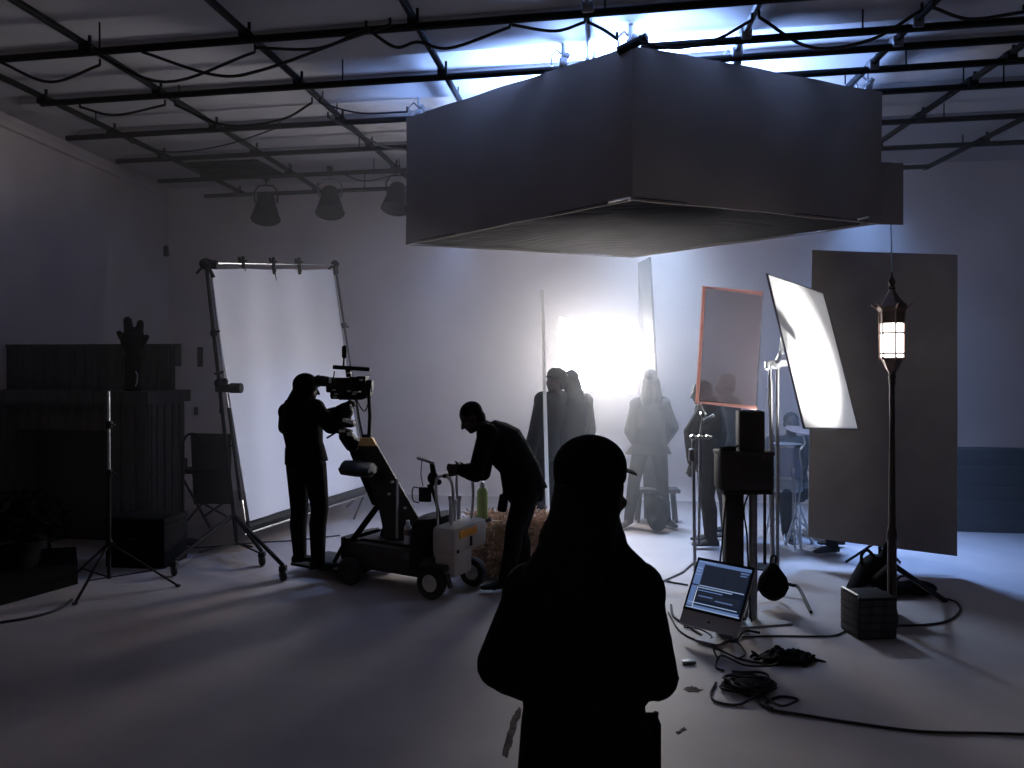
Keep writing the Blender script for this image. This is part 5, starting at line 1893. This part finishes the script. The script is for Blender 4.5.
MB().box(q + ZA * .012, (.085, .035, .022), Matrix.Rotation(.1, 3, 'Z'), .009).build('body', M_GALV, t)
for pts, lab in (([(519, 706), (513, 716), (508, 733), (502, 756), (508, 758), (514, 738), (521, 712)], 'dark worn strip of old tape on the floor left of the nearest woman'),
                 ([(683, 689), (692, 686), (703, 690), (698, 693), (688, 692)], 'small brownish stain on the floor below the grey gadget'),
                 ([(676, 732), (684, 727), (686, 729), (678, 734)], 'tiny dark scuff on the floor to the right of the nearest woman')):
    fine = []
    for i, (x, y) in enumerate(pts):
        x2, y2 = pts[(i + 1) % len(pts)]
        for j in range(5):
            f_ = j / 5
            fine.append((x + (x2 - x) * f_ + random.uniform(-1.2, 1.2), y + (y2 - y) * f_ + random.uniform(-.8, .8)))
    ps = [G(x, y) for x, y in fine]
    base_of(tag(MB().prism([p_ + ZA * .0005 for p_ in ps], ZA * .0015).build('floor_mark', M_DIRT), lab, 'mark'))

# ================================================================== HAZE
hz = bpy.data.materials.new('studio_haze')
hz.use_nodes = True
nt = hz.node_tree
for n_ in list(nt.nodes):
    nt.nodes.remove(n_)
out = nt.nodes.new('ShaderNodeOutputMaterial')
vs_ = nt.nodes.new('ShaderNodeVolumeScatter')
vs_.inputs['Color'].default_value = (1, .98, .97, 1)
vs_.inputs['Density'].default_value = .044
vs_.inputs['Anisotropy'].default_value = .30
nt.links.new(vs_.outputs[0], out.inputs['Volume'])
mb = MB()
mb.prism([V((-5.1, 6.75, .02)), V((7.4, 6.75, .02)), V((7.5, 9.8, .02)), V((-5.1, 11.55, .02))], ZA * 4.4)
o = mb.build('studio_haze', hz, None, (0, 8, .02))
tag(o, 'thin pale haze filling the air of the whole studio', 'haze', None, 'stuff')
hz2 = hz.copy()
hz2.name = 'dense_haze'
nt = hz2.node_tree
tc = nt.nodes.new('ShaderNodeTexCoord')
ln = nt.nodes.new('ShaderNodeVectorMath')
ln.operation = 'DOT_PRODUCT'
nt.links.new(tc.outputs['Object'], ln.inputs[0])
nt.links.new(tc.outputs['Object'], ln.inputs[1])
m1 = nt.nodes.new('ShaderNodeMath')
m1.operation = 'MULTIPLY'
m1.inputs[1].default_value = -1 / (2 * .90 ** 2)
m2 = nt.nodes.new('ShaderNodeMath')
m2.operation = 'EXPONENT'
m3 = nt.nodes.new('ShaderNodeMath')
m3.operation = 'MULTIPLY'
m3.inputs[1].default_value = .052
nt.links.new(ln.outputs['Value'], m1.inputs[0])
nt.links.new(m1.outputs[0], m2.inputs[0])
nt.links.new(m2.outputs[0], m3.inputs[0])
for n_ in nt.nodes:
    if n_.type == 'VOLUME_SCATTER':
        nt.links.new(m3.outputs[0], n_.inputs['Density'])
mb = MB()
HCt = V((1.10, 8.35, 1.90))
mb.ell(HCt, (2.2, 2.0, 1.86), None, 48, 32)
o = mb.build('haze_cloud', hz2, None, HCt)
tag(o, 'denser cloud of smoke haze glowing around the softbox', 'haze', None, 'stuff')

# ================================================================== CAMERA, WORLD, LOOK
cam = bpy.data.cameras.new('camera')
cam.sensor_width = 36
cam.lens = 36 * F / 1024
cam.shift_y = -(384 - HY) / 1024
cam.clip_start = .05
co = bpy.data.objects.new('camera', cam)
COL.objects.link(co)
co.location = (0, 0, HC)
co.rotation_euler = (math.pi / 2, 0, 0)
SC.camera = co
w = bpy.data.worlds.new('studio_dark')
w.use_nodes = True
w.node_tree.nodes['Background'].inputs['Color'].default_value = (.02, .02, .03, 1)
w.node_tree.nodes['Background'].inputs['Strength'].default_value = 0.0
SC.world = w
SC.view_settings.view_transform = 'Standard'
SC.view_settings.look = 'None'
SC.view_settings.exposure = 0.0
SC.view_settings.gamma = 1.0
SC.view_settings.use_curve_mapping = False
cy = SC.cycles
cy.max_bounces = 8
cy.diffuse_bounces = 5
cy.transmission_bounces = 6
cy.transparent_max_bounces = 12
cy.volume_bounces = 1
cy.use_denoising = True
cy.sample_clamp_indirect = 6
